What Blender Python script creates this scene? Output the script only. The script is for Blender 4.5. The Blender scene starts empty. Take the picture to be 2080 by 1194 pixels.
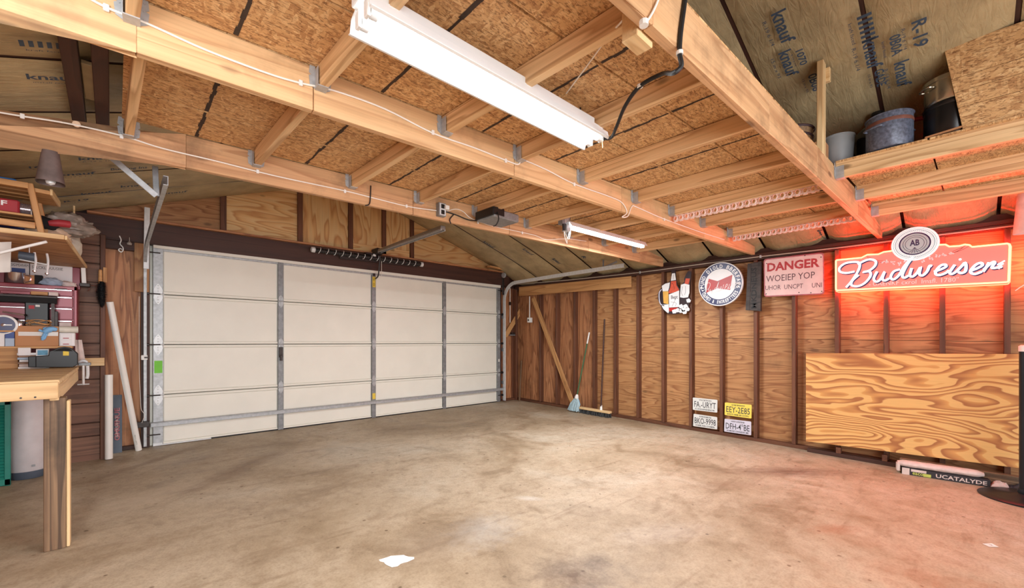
import bpy, bmesh, math, random
from math import sin, cos, tan, pi, radians, sqrt, atan2
from mathutils import Vector as V, Matrix, noise as mnoise

random.seed(7)
SC = bpy.context.scene
COL = SC.collection

# ------------------------------------------------------------------ camera
FPX, CX, CY, HC = 860.6, 1040.0, 694.0, 1.095
A = radians(46.9)
CA, SA = cos(A), sin(A)
cam_d = bpy.data.cameras.new('camera')
cam = bpy.data.objects.new('camera', cam_d)
COL.objects.link(cam)
cam.location = (0, 0, HC)
cam.rotation_euler = (radians(90), 0, A - radians(90))
cam_d.sensor_width = 36.0
cam_d.lens = FPX / 2080 * 36
cam_d.shift_y = (CY - 597) / 2080
cam_d.clip_start = 0.02
SC.camera = cam

# ------------------------------------------------------------------ sky, added fill lamps, exposure
SC.view_settings.view_transform = 'Standard'
SC.view_settings.look = 'None'
SC.view_settings.gamma = 1
SC.view_settings.use_curve_mapping = False
SC.view_settings.exposure = 0.42
W_STR, BACK_W, FRONT_W, SHOP_W, STRIP_W, SIGN_W, SIGN_BACK_W, SIDE_W = 1.0, 115.0, 26.0, 29.0, 54.0, 24.0, 24.0, 24.0
world = bpy.data.worlds.new('World')
SC.world = world
world.use_nodes = True
bg = world.node_tree.nodes['Background']
bg.inputs[0].default_value = (0.94, 0.97, 1.0, 1)
bg.inputs[1].default_value = W_STR


def area_lamp(name, loc, target, sx, sy, watts, color):
    d = bpy.data.lights.new(name, 'AREA')
    d.shape = 'RECTANGLE'
    d.size, d.size_y, d.energy, d.color = sx, sy, watts, color
    o = bpy.data.objects.new(name, d)
    COL.objects.link(o)
    o.location = loc
    o.rotation_euler = (V(target) - V(loc)).to_track_quat('-Z', 'Y').to_euler()
    return o


# fill lamps added behind and beside the camera, no fixtures known there
area_lamp('back_fill_light', (.4, -2.6, .95), (1.2, 4.0, 1.0), 4.6, 1.7, BACK_W, (0.92, 0.97, 1.0))
rl_d = bpy.data.lights.new('rear_fill_lamp', 'POINT')  # added fill, brightens the upright loft panels and near roof
rl_d.energy, rl_d.color, rl_d.shadow_soft_size = FRONT_W, (0.94, 0.98, 1.0), .2
rl_o = bpy.data.objects.new('rear_fill_lamp', rl_d)
COL.objects.link(rl_o)
rl_o.location = (1.5, -.85, 2.0)

area_lamp('side_fill_lamp', (-.55, .9, 2.0), (-.2, 4.6, .9), .3, 1.2, SIDE_W, (0.92, 0.97, 1.0))  # added fill for the workbench corner

# ------------------------------------------------------------------ helpers: pixel ray -> point at a known depth


def ray(u, v):
    k = (u - CX) / FPX
    return V((CA + k * SA, SA - k * CA, (CY - v) / FPX))


CAMP = V((0, 0, HC))


def PH(u, v, H):
    d = ray(u, v)
    return CAMP + d * ((H - HC) / d.z)


def PX(u, v, X):
    d = ray(u, v)
    return CAMP + d * (X / d.x)


def PY(u, v, Y):
    d = ray(u, v)
    return CAMP + d * (Y / d.y)


def fz(y):
    return -0.02 * (5.85 - y)


def PF(u, v):
    d = ray(u, v)
    return CAMP + d * ((-.117 - HC) / (d.z - .02 * d.y))


def lin(a):
    return tuple(((c / 255) / 12.92 if c / 255 <= .04045 else ((c / 255 + .055) / 1.055) ** 2.4) for c in a) + (1,)


WM = {}


def empty(name, loc, label=None, cat=None, group=None, parent=None):
    o = bpy.data.objects.new(name, None)
    COL.objects.link(o)
    o.empty_display_size = .1
    M = Matrix.Translation(V(loc))
    place(o, M, parent)
    tag(o, label, cat, group)
    return o


def tag(o, label=None, cat=None, group=None, kind=None):
    if label: o['label'] = label
    if cat: o['category'] = cat
    if group: o['group'] = group
    if kind: o['kind'] = kind
    return o


def place(o, M, parent=None):
    WM[o.name] = M.copy()
    if parent is not None:
        o.parent = parent
        o.matrix_local = WM[parent.name].inverted() @ M
    else:
        o.matrix_local = M


def frame(o, x, y):
    x = V(x).normalized()
    z = x.cross(V(y)).normalized()
    y = z.cross(x)
    M = Matrix((x, y, z)).transposed().to_4x4()
    M.translation = V(o)
    return M


def FR(p):   # sign frame on the right wall: x along -Y, y up, z into the room
    return frame(p, (0, -1, 0), (0, 0, 1))


def FB(p):   # frame facing the camera side on planes Y = const: x along +X, y up, z along -Y
    return frame(p, (1, 0, 0), (0, 0, 1))


class MB:
    def __init__(s):
        s.v, s.f = [], []

    def add(s, vs, fs):
        n = len(s.v)
        s.v += [V(p) for p in vs]
        s.f += [tuple(i + n for i in f) for f in fs]
        return s

    def hexa(s, p):  # p: 4 bottom, 4 top (same order)
        return s.add(p, [(3, 2, 1, 0), (4, 5, 6, 7), (0, 1, 5, 4), (1, 2, 6, 5), (2, 3, 7, 6), (3, 0, 4, 7)])

    def box(s, a, b):
        (x0, y0, z0), (x1, y1, z1) = a, b
        x0, x1 = min(x0, x1), max(x0, x1); y0, y1 = min(y0, y1), max(y0, y1); z0, z1 = min(z0, z1), max(z0, z1)
        return s.hexa([(x0, y0, z0), (x1, y0, z0), (x1, y1, z0), (x0, y1, z0), (x0, y0, z1), (x1, y0, z1), (x1, y1, z1), (x0, y1, z1)])

    def tube(s, pts, r, n=8, cap=True):
        pts = [V(p) for p in pts]
        rs = r if isinstance(r, (list, tuple)) else [r] * len(pts)
        vs, fs = [], []
        ref = None
        for i, p in enumerate(pts):
            t = (pts[min(i + 1, len(pts) - 1)] - pts[max(i - 1, 0)]).normalized()
            if ref is None:
                ref = t.cross(V((0, 0, 1)) if abs(t.z) < .9 else V((1, 0, 0))).normalized()
            a = (ref - t * ref.dot(t)).normalized()
            b = t.cross(a)
            ref = a
            for j in range(n):
                g = 2 * pi * j / n
                vs.append(p + (a * cos(g) + b * sin(g)) * rs[i])
        for i in range(len(pts) - 1):
            for j in range(n):
                k = (j + 1) % n
                fs.append((i * n + j, i * n + k, (i + 1) * n + k, (i + 1) * n + j))
        if cap:
            fs.append(tuple(reversed(range(n))))
            fs.append(tuple((len(pts) - 1) * n + j for j in range(n)))
        return s.add(vs, fs)

    def lathe(s, prof, c, n=24, axis=(0, 0, 1), cap=True):
        ax = V(axis).normalized()
        a = ax.cross(V((1, 0, 0)) if abs(ax.x) < .9 else V((0, 1, 0))).normalized()
        b = ax.cross(a)
        vs, fs = [], []
        for r, z in prof:
            for j in range(n):
                g = 2 * pi * j / n
                vs.append(V(c) + ax * z + (a * cos(g) + b * sin(g)) * r)
        m = len(prof)
        for i in range(m - 1):
            for j in range(n):
                k = (j + 1) % n
                fs.append((i * n + j, i * n + k, (i + 1) * n + k, (i + 1) * n + j))
        if cap:
            if prof[0][0] > 1e-4: fs.append(tuple(reversed(range(n))))
            if prof[-1][0] > 1e-4: fs.append(tuple((m - 1) * n + j for j in range(n)))
        return s.add(vs, fs)

    def prism(s, poly, z0, z1):   # polygon in the local xy plane
        ar = sum(poly[i][0] * poly[(i + 1) % len(poly)][1] - poly[(i + 1) % len(poly)][0] * poly[i][1] for i in range(len(poly)))
        if ar < 0: poly = list(reversed(poly))
        n = len(poly)
        vs = [(x, y, z0) for x, y in poly] + [(x, y, z1) for x, y in poly]
        fs = [tuple(reversed(range(n))), tuple(range(n, 2 * n))] + [(i, (i + 1) % n, n + (i + 1) % n, n + i) for i in range(n)]
        return s.add(vs, fs)

    def grid(s, fn, nu, nv):
        vs = [fn(i / nu, j / nv) for j in range(nv + 1) for i in range(nu + 1)]
        fs = [(j * (nu + 1) + i, j * (nu + 1) + i + 1, (j + 1) * (nu + 1) + i + 1, (j + 1) * (nu + 1) + i) for j in range(nv) for i in range(nu)]
        return s.add(vs, fs)

    def xf(s, M):
        s.v = [M @ p for p in s.v]
        return s

    def build(s, name, mat, parent=None, M=None, local=False, bevel=0, smooth=False, seg=1):
        """verts are world coordinates unless local=True (then they live in the frame M)"""
        if M is None:
            c = sum(s.v, V()) / max(1, len(s.v))
            M = Matrix.Translation(c)
        vs = s.v
        if not local:
            Mi = M.inverted()
            vs = [Mi @ p for p in s.v]
        me = bpy.data.meshes.new(name)
        me.from_pydata([tuple(p) for p in vs], [], s.f)
        if bevel:
            bm = bmesh.new(); bm.from_mesh(me)
            bmesh.ops.recalc_face_normals(bm, faces=bm.faces)
            es = [e for e in bm.edges if len(e.link_faces) == 2 and e.calc_face_angle(0) > .6]
            bmesh.ops.bevel(bm, geom=es, offset=bevel, segments=seg, affect='EDGES', profile=.5, clamp_overlap=True)
            bm.to_mesh(me); bm.free()
        if smooth:
            me.polygons.foreach_set('use_smooth', [True] * len(me.polygons))
            try:
                me.set_sharp_from_angle(angle=radians(40))
            except Exception:
                pass
        me.update()
        return link(name, me, mat, parent, M)


def link(name, me, mat, parent, M):
    if mat is not None and len(me.materials) == 0:
        me.materials.append(mat)
    o = bpy.data.objects.new(name, me)
    COL.objects.link(o)
    place(o, M, parent)
    return o


def board(name, p0, p1, w, t, mat, parent=None, up=(0, 0, 1), bev=.003):
    """a board from p0 to p1 (centre line); t along up, w across; grain along local x"""
    p0, p1 = V(p0), V(p1)
    x = (p1 - p0)
    L = x.length
    x = x / L
    z = V(up) - x * V(up).dot(x)
    z.normalize()
    y = z.cross(x)
    M = Matrix((x, y, z)).transposed().to_4x4()
    M.translation = (p0 + p1) / 2
    return MB().box((-L / 2, -w / 2, -t / 2), (L / 2, w / 2, t / 2)).build(name, mat, parent, M, True, bev)


def slab(name, pts, t, mat, parent=None, grain=None, bev=0.0):
    """a sheet with 4+ planar corners (viewer side), thickness t away from the viewer; local x = grain direction"""
    pts = [V(p) for p in pts]
    n = (pts[1] - pts[0]).cross(pts[-1] - pts[0]).normalized()
    c = sum(pts, V()) / len(pts)
    if n.dot(CAMP - c) < 0: n = -n
    g = V(grain) if grain else pts[1] - pts[0]
    g = (g - n * g.dot(n)).normalized()
    M = Matrix((g, n.cross(g), n)).transposed().to_4x4()
    M.translation = c
    Mi = M.inverted()
    loc = [Mi @ p for p in pts]
    return MB().prism([(p.x, p.y) for p in loc], -t, 0).build(name, mat, parent, M, True, bev)


def text_obj(name, body, M, x, y, w, h, mat, parent, depth=.0008, bold=0.0, shear=0.0, squeeze=True):
    """flat lettering fitted in the box x..x+w, y..y+h of the frame M"""
    cu = bpy.data.curves.new(name, 'FONT')
    cu.body = body
    cu.size = 1
    cu.resolution_u = 2
    cu.offset = bold
    cu.shear = shear
    cu.fill_mode = 'FRONT'
    to = bpy.data.objects.new(name + '_src', cu)
    COL.objects.link(to)
    me = bpy.data.meshes.new_from_object(to)
    bpy.data.objects.remove(to)
    bpy.data.curves.remove(cu)
    xs = [q.co.x for q in me.vertices]; ys = [q.co.y for q in me.vertices]
    if not xs: return None
    x0, x1, y0, y1 = min(xs), max(xs), min(ys), max(ys)
    sy = h / (y1 - y0)
    sx = w / (x1 - x0) if squeeze else sy
    for q in me.vertices:
        q.co = ((q.co.x - x0) * sx + x, (q.co.y - y0) * sy + y, depth)
    me.materials.clear()
    me.update()
    return link(name, me, mat, parent, M)


def ring_text(name, body, M, cx, cy, r, h, a0, a1, mat, parent, inward=False, depth=.0008, bold=.01):
    """letters set one by one around a circle, joined into one print"""
    n = len(body)
    for i, ch in enumerate(body):
        if ch == ' ': continue
        cu = bpy.data.curves.new('glyph', 'FONT')
        cu.body = ch; cu.size = 1; cu.resolution_u = 2; cu.offset = bold; cu.fill_mode = 'FRONT'
        to = bpy.data.objects.new('glyph_src', cu)
        COL.objects.link(to)
        me = bpy.data.meshes.new_from_object(to)
        bpy.data.objects.remove(to); bpy.data.curves.remove(cu)
        xs = [q.co.x for q in me.vertices]
        if xs:
            a = a0 + (a1 - a0) * i / (n - 1)
            mid = (min(xs) + max(xs)) / 2
            wid = max(xs) - min(xs)
            s = h / .72
            sx = min(s, abs(a1 - a0) / (n - 1) * r * .82 / max(wid, .2))
            rot = a - pi / 2 if not inward else a + pi / 2
            c, sn = cos(rot), sin(rot)
            px, py = cx + r * cos(a), cy + r * sin(a)
            vs = []
            for q in me.vertices:
                lx, ly = (q.co.x - mid) * sx, (q.co.y - .36) * s
                vs.append((px + lx * c - ly * sn, py + lx * sn + ly * c, depth))
            MB().add([(a_ - px, b_ - py, c_) for a_, b_, c_ in vs], [tuple(p.vertices) for p in me.polygons]).build(name, mat, parent, M @ Matrix.Translation(V((px, py, 0))), True)
        bpy.data.meshes.remove(me)


def catmull(pts, n=5):
    pts = [V(p) for p in pts]
    if len(pts) < 3: return pts
    P = [pts[0] * 2 - pts[1]] + pts + [pts[-1] * 2 - pts[-2]]
    out = []
    for i in range(1, len(P) - 2):
        for j in range(n):
            t = j / n
            a, b, c, d = P[i - 1], P[i], P[i + 1], P[i + 2]
            out.append(.5 * ((2 * b) + (c - a) * t + (2 * a - 5 * b + 4 * c - d) * t * t + (3 * b - a - 3 * c + d) * t ** 3))
    out.append(pts[-1])
    return out


def dup(o, M, parent=None, name=None):
    """copy of a mesh object (shares its mesh) at world frame M"""
    c = o.copy()
    COL.objects.link(c)
    c.parent = None
    place(c, M, parent)
    return c


# ------------------------------------------------------------------ materials
MATS = {}


def nt(name):
    m = bpy.data.materials.new(name)
    m.use_nodes = True
    MATS[name] = m
    t = m.node_tree
    return m, t, t.nodes['Principled BSDF']


def node(t, typ, **kw):
    n = t.nodes.new(typ)
    for k, v in kw.items(): setattr(n, k, v)
    return n


def ramp(t, stops, interp='LINEAR'):
    r = node(t, 'ShaderNodeValToRGB')
    r.color_ramp.interpolation = interp
    e = r.color_ramp.elements
    while len(e) > 1: e.remove(e[-1])
    e[0].position, e[0].color = stops[0]
    for p, c in stops[1:]:
        x = e.new(p); x.color = c
    return r


def coords(t, scale=(1, 1, 1), rand=True):
    tc = node(t, 'ShaderNodeTexCoord')
    src = tc.outputs['Object']
    if rand:
        oi = node(t, 'ShaderNodeObjectInfo')
        mu = node(t, 'ShaderNodeVectorMath', operation='SCALE')
        mu.inputs[0].default_value = (37.0, 61.0, 89.0)
        t.links.new(oi.outputs['Random'], mu.inputs['Scale'])
        ad = node(t, 'ShaderNodeVectorMath', operation='ADD')
        t.links.new(src, ad.inputs[0]); t.links.new(mu.outputs[0], ad.inputs[1])
        src = ad.outputs[0]
    mp = node(t, 'ShaderNodeMapping')
    mp.inputs['Scale'].default_value = scale
    t.links.new(src, mp.inputs[0])
    return mp.outputs[0], src


def noise_n(t, vec, scale, detail=3, rough=.55, dist=0.0):
    n = node(t, 'ShaderNodeTexNoise')
    n.inputs['Scale'].default_value = scale
    n.inputs['Detail'].default_value = detail
    n.inputs['Roughness'].default_value = rough
    n.inputs['Distortion'].default_value = dist
    t.links.new(vec, n.inputs['Vector'])
    return n.outputs['Fac']


def math_n(t, op, a, b=None, c=None):
    m = node(t, 'ShaderNodeMath', operation=op)
    for i, x in enumerate((a, b, c)):
        if x is None: continue
        if isinstance(x, (int, float)): m.inputs[i].default_value = x
        else: t.links.new(x, m.inputs[i])
    return m.outputs[0]


def mix_n(t, fac, a, b, mode='MIX'):
    m = node(t, 'ShaderNodeMix', data_type='RGBA', blend_type=mode)
    for sock, x in ((0, fac), (6, a), (7, b)):
        if isinstance(x, (int, float)): m.inputs[sock].default_value = x
        elif isinstance(x, tuple): m.inputs[sock].default_value = x
        else: t.links.new(x, m.inputs[sock])
    return m.outputs[2]


def bump_n(t, b, h, strength=.2, dist=.002):
    n = node(t, 'ShaderNodeBump')
    n.inputs['Strength'].default_value = strength
    n.inputs['Distance'].default_value = dist
    t.links.new(h, n.inputs['Height'])
    t.links.new(n.outputs[0], b.inputs['Normal'])


def mat(name, col, rough=.5, metal=0.0, var=.12, vs=12, bump=.0, spec=None, alpha=None):
    m, t, b = nt(name)
    b.inputs['Roughness'].default_value = rough
    b.inputs['Metallic'].default_value = metal
    if spec is not None: b.inputs['Specular IOR Level'].default_value = spec
    c = lin(col)
    if var:
        vec, _ = coords(t)
        f = noise_n(t, vec, vs, 4)
        r = ramp(t, [(.3, tuple(x * (1 - var) for x in c[:3]) + (1,)), (.7, tuple(min(1, x * (1 + var)) for x in c[:3]) + (1,))])
        t.links.new(f, r.inputs[0]); t.links.new(r.outputs[0], b.inputs['Base Color'])
        if bump: bump_n(t, b, noise_n(t, vec, vs * 6, 3), bump)
    else:
        b.inputs['Base Color'].default_value = c
    if alpha is not None: b.inputs['Alpha'].default_value = alpha
    return m


def emat(name, col, strength, base=None):
    m, t, b = nt(name)
    b.inputs['Base Color'].default_value = lin(base or col)
    b.inputs['Emission Color'].default_value = lin(col)
    b.inputs['Emission Strength'].default_value = strength
    b.inputs['Roughness'].default_value = .4
    return m


DESAT, LIFT = .14, 1.04


def wood(name, light, mid, dark, bands=9, ring=(.45, 5, 5), contrast=1.0, fibre=.25, knots=.0, dirt=0.0, rough=.6, tone=.14, sharp=False):
    """grain runs along local x"""
    light, mid, dark = [tuple(min(250, (c * (1 - DESAT) + DESAT * (.3 * a[0] + .59 * a[1] + .11 * a[2])) * LIFT) for c in a) for a in (light, mid, dark)]
    m, t, b = nt(name)
    b.inputs['Roughness'].default_value = rough
    vec, raw = coords(t, ring)
    f = noise_n(t, vec, 1.0, 2.5, .5, .25)
    saw = math_n(t, 'FRACT', math_n(t, 'MULTIPLY', f, bands))
    if sharp:
        r = ramp(t, [(0, lin(light)), (.44, lin(light)), (.50, lin(mid)), (.86, lin(dark)), (.94, lin(dark)), (1, lin(light))])
    else:
        r = ramp(t, [(0, lin(light)), (.55, lin(mid)), (.86, lin(dark)), (1, lin(light))])
    t.links.new(saw, r.inputs[0])
    base = mix_n(t, contrast, lin(mid), r.outputs[0])
    mp2 = node(t, 'ShaderNodeMapping'); mp2.inputs['Scale'].default_value = (3, 130, 130)
    t.links.new(raw, mp2.inputs[0])
    fb = noise_n(t, mp2.outputs[0], 1.0, 3)
    fr = ramp(t, [(.25, (1 - fibre, 1 - fibre, 1 - fibre, 1)), (.65, (1, 1, 1, 1))])
    t.links.new(fb, fr.inputs[0])
    base = mix_n(t, 1.0, base, fr.outputs[0], 'MULTIPLY')
    # a tone of its own per piece
    oi = node(t, 'ShaderNodeObjectInfo')
    tr = ramp(t, [(0, (1 - tone, 1 - tone * 1.15, 1 - tone * 1.3, 1)), (1, (1, 1, 1, 1))])
    t.links.new(oi.outputs['Random'], tr.inputs[0])
    base = mix_n(t, 1.0, base, tr.outputs[0], 'MULTIPLY')
    if knots:
        mp3 = node(t, 'ShaderNodeMapping'); mp3.inputs['Scale'].default_value = (2.2, 5.5, 5.5)
        t.links.new(raw, mp3.inputs[0])
        vo = node(t, 'ShaderNodeTexVoronoi'); vo.inputs['Scale'].default_value = 1.0
        t.links.new(mp3.outputs[0], vo.inputs['Vector'])
        kr = ramp(t, [(0, (1, 1, 1, 1)), (.07, (.8, .8, .8, 1)), (.12, (0, 0, 0, 1))])
        t.links.new(vo.outputs['Distance'], kr.inputs[0])
        base = mix_n(t, math_n(t, 'MULTIPLY', kr.outputs[0], knots), base, lin(tuple(x * .42 for x in dark)))
    if dirt:
        dv = noise_n(t, raw, 3.2, 5, .65)
        dr = ramp(t, [(.52, (0, 0, 0, 1)), (.72, (1, 1, 1, 1))])
        t.links.new(dv, dr.inputs[0])
        base = mix_n(t, math_n(t, 'MULTIPLY', dr.outputs[0], dirt), base, lin(tuple(x * .5 for x in dark)))
    t.links.new(base, b.inputs['Base Color'])
    bump_n(t, b, fb, .15, .001)
    return m


wood('beam_wood', (232, 188, 134), (222, 174, 120), (192, 138, 90), bands=7, ring=(.35, 6, 6), contrast=.6, fibre=.16, knots=.6, dirt=.34, tone=.08)
wood('joist_wood', (240, 200, 146), (226, 182, 126), (182, 130, 78), bands=9, ring=(.35, 7, 7), contrast=.7, fibre=.15, knots=.8, tone=.1)
wood('beam_old', (222, 172, 122), (208, 156, 106), (172, 116, 72), bands=8, ring=(.35, 6, 6), contrast=.6, fibre=.2, knots=.7, dirt=.5, tone=.1)
wood('stud_wood', (130, 78, 50), (112, 64, 40), (84, 46, 28), bands=8, ring=(.35, 7, 7), contrast=.6, fibre=.2, knots=.5, dirt=.3, tone=.2)
wood('dark_wood', (84, 48, 36), (72, 40, 30), (52, 28, 22), bands=8, ring=(.35, 6, 6), contrast=.5, fibre=.2, knots=.4, tone=.12)
wood('ply_wall', (206, 148, 92), (192, 132, 78), (160, 98, 54), bands=20, ring=(.5, 3.6, 3.6), contrast=.95, fibre=.28, knots=.6, dirt=.35, tone=.2)
wood('ply_red', (208, 142, 92), (190, 122, 76), (140, 80, 46), bands=12, ring=(.5, 4.5, 4.5), contrast=.8, fibre=.25, knots=.4, dirt=.4, tone=.16)
wood('ply_gable', (250, 208, 144), (244, 190, 120), (206, 132, 66), bands=12, ring=(.55, 3.2, 3.2), contrast=.75, fibre=.16, knots=.7, tone=.22)
wood('ply_yellow', (228, 174, 96), (216, 150, 74), (174, 104, 50), bands=20, ring=(.75, 2.8, 2.8), contrast=1.0, fibre=.1, tone=.02, sharp=True)
wood('shelf_ply', (206, 150, 92), (190, 132, 76), (150, 96, 52), bands=12, ring=(.6, 3.5, 3.5), contrast=.9, fibre=.15, tone=.05)
wood('pine', (240, 206, 150), (230, 190, 132), (200, 150, 94), bands=8, ring=(.4, 6, 6), contrast=.65, fibre=.14, knots=.5, tone=.1)
wood('orange_pine', (222, 164, 100), (206, 146, 84), (168, 108, 58), bands=8, ring=(.4, 6, 6), contrast=.65, fibre=.16, knots=.4, tone=.1)
wood('weathered', (150, 116, 82), (124, 92, 64), (84, 62, 44), bands=9, ring=(.4, 9, 9), contrast=.9, fibre=.4, knots=.3, dirt=.5, tone=.05)
wood('siding_wood', (150, 104, 78), (130, 86, 64), (96, 60, 44), bands=8, ring=(.4, 6, 6), contrast=.6, fibre=.3, knots=.6, dirt=.35, tone=.25)
wood('plaque_wood', (74, 64, 60), (60, 51, 48), (42, 36, 34), bands=8, ring=(.4, 6, 6), contrast=.7, fibre=.3, tone=.05)


def osb_mat(name, light, mid, dark):
    m, t, b = nt(name)
    b.inputs['Roughness'].default_value = .7
    vec, raw = coords(t, (1, 1, 1))
    wob = noise_n(t, raw, 7, 2)
    cols = []
    for k, (sc, rot) in enumerate((((20, 82, 9), .25), ((76, 22, 10), -.3), ((30, 70, 9), .9))):
        mp = node(t, 'ShaderNodeMapping'); mp.inputs['Scale'].default_value = sc
        mp.inputs['Rotation'].default_value = (0, 0, rot)
        t.links.new(raw, mp.inputs[0])
        nz = node(t, 'ShaderNodeTexNoise'); nz.inputs['Scale'].default_value = .9; nz.inputs['Detail'].default_value = 3
        t.links.new(mp.outputs[0], nz.inputs['Vector'])
        add = node(t, 'ShaderNodeVectorMath', operation='ADD')
        t.links.new(mp.outputs[0], add.inputs[0]); t.links.new(nz.outputs['Color'], add.inputs[1])
        vo = node(t, 'ShaderNodeTexVoronoi'); vo.inputs['Scale'].default_value = 1.0
        t.links.new(add.outputs[0], vo.inputs['Vector'])
        sp = node(t, 'ShaderNodeSeparateColor'); t.links.new(vo.outputs['Color'], sp.inputs[0])
        cols.append(sp.outputs[0])
    pick = math_n(t, 'GREATER_THAN', noise_n(t, raw, 9, 2), .5)
    a = node(t, 'ShaderNodeMix', data_type='FLOAT')
    t.links.new(pick, a.inputs[0]); t.links.new(cols[0], a.inputs[2]); t.links.new(cols[1], a.inputs[3])
    pick2 = math_n(t, 'GREATER_THAN', noise_n(t, raw, 13, 2), .56)
    a2 = node(t, 'ShaderNodeMix', data_type='FLOAT')
    t.links.new(pick2, a2.inputs[0]); t.links.new(a.outputs[0], a2.inputs[2]); t.links.new(cols[2], a2.inputs[3])
    r = ramp(t, [(.08, lin(dark)), (.24, lin(mid)), (.6, lin(mid)), (.95, lin(light))])
    t.links.new(a2.outputs[0], r.inputs[0])
    # thin dark slivers between the flakes
    mp = node(t, 'ShaderNodeMapping'); mp.inputs['Scale'].default_value = (34, 95, 20); mp.inputs['Rotation'].default_value = (0, 0, .5)
    t.links.new(raw, mp.inputs[0])
    sl = noise_n(t, mp.outputs[0], 1.0, 4, .6, 1.2)
    sr = ramp(t, [(.50, (1, 1, 1, 1)), (.62, (.36, .28, .22, 1))])
    t.links.new(sl, sr.inputs[0])
    base = mix_n(t, .85, r.outputs[0], sr.outputs[0], 'MULTIPLY')
    t.links.new(base, b.inputs['Base Color'])
    bump_n(t, b, sl, .25, .002)
    return m


osb_mat('osb', (228, 188, 136), (210, 164, 112), (186, 138, 90))
mat('stencil_black', (58, 44, 36), .8, var=.3, vs=30)


def kraft_mat(name, col):
    m, t, b = nt(name)
    b.inputs['Roughness'].default_value = .5
    vec, raw = coords(t, (1, 1, 1))
    f = noise_n(t, raw, 5, 6, .65)
    c = lin(col)
    r = ramp(t, [(.3, tuple(x * .72 for x in c[:3]) + (1,)), (.7, tuple(min(1, x * 1.15) for x in c[:3]) + (1,))])
    t.links.new(f, r.inputs[0])
    t.links.new(r.outputs[0], b.inputs['Base Color'])
    mp = node(t, 'ShaderNodeMapping'); mp.inputs['Scale'].default_value = (3, 14, 8)
    t.links.new(raw, mp.inputs[0])
    bump_n(t, b, noise_n(t, mp.outputs[0], 1.5, 6, .6, 1.0), .6, .02)
    return m


kraft_mat('kraft', (184, 164, 126))
mat('ink_blue', (62, 78, 98), .7, var=.2, vs=40)
mat('ink_black', (34, 32, 34), .6, var=.1)
mat('pine_plug', (226, 194, 164), .6, var=.15, vs=40)
mat('cardboard_tan', (176, 150, 112), .8, var=.1)
mat('cream_paint', (237, 234, 222), .45, var=.03, vs=3)
mat('galvanised', (176, 178, 180), .45, .3, var=.18, vs=30)
mat('galvanised_dark', (136, 138, 140), .48, .3, var=.2, vs=25)
mat('steel_bright', (218, 220, 221), .4, .15, var=.1, vs=30)
mat('dark_steel', (62, 56, 54), .45, .6, var=.2, vs=30)
mat('white_plastic', (232, 230, 226), .4, var=.03)
mat('black_plastic', (19, 19, 21), .42, var=.2)
mat('black_rubber', (24, 24, 25), .6, var=.2)
mat('white_paper', (228, 224, 218), .7, var=.05)
mat('green_sticker', (118, 206, 62), .6, var=.08)
mat('yellow_sticker', (226, 196, 70), .6, var=.08)
mat('void_dark', (20, 17, 15), .9, var=0)
mat('white_paint', (238, 238, 236), .4, var=.02)


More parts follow.
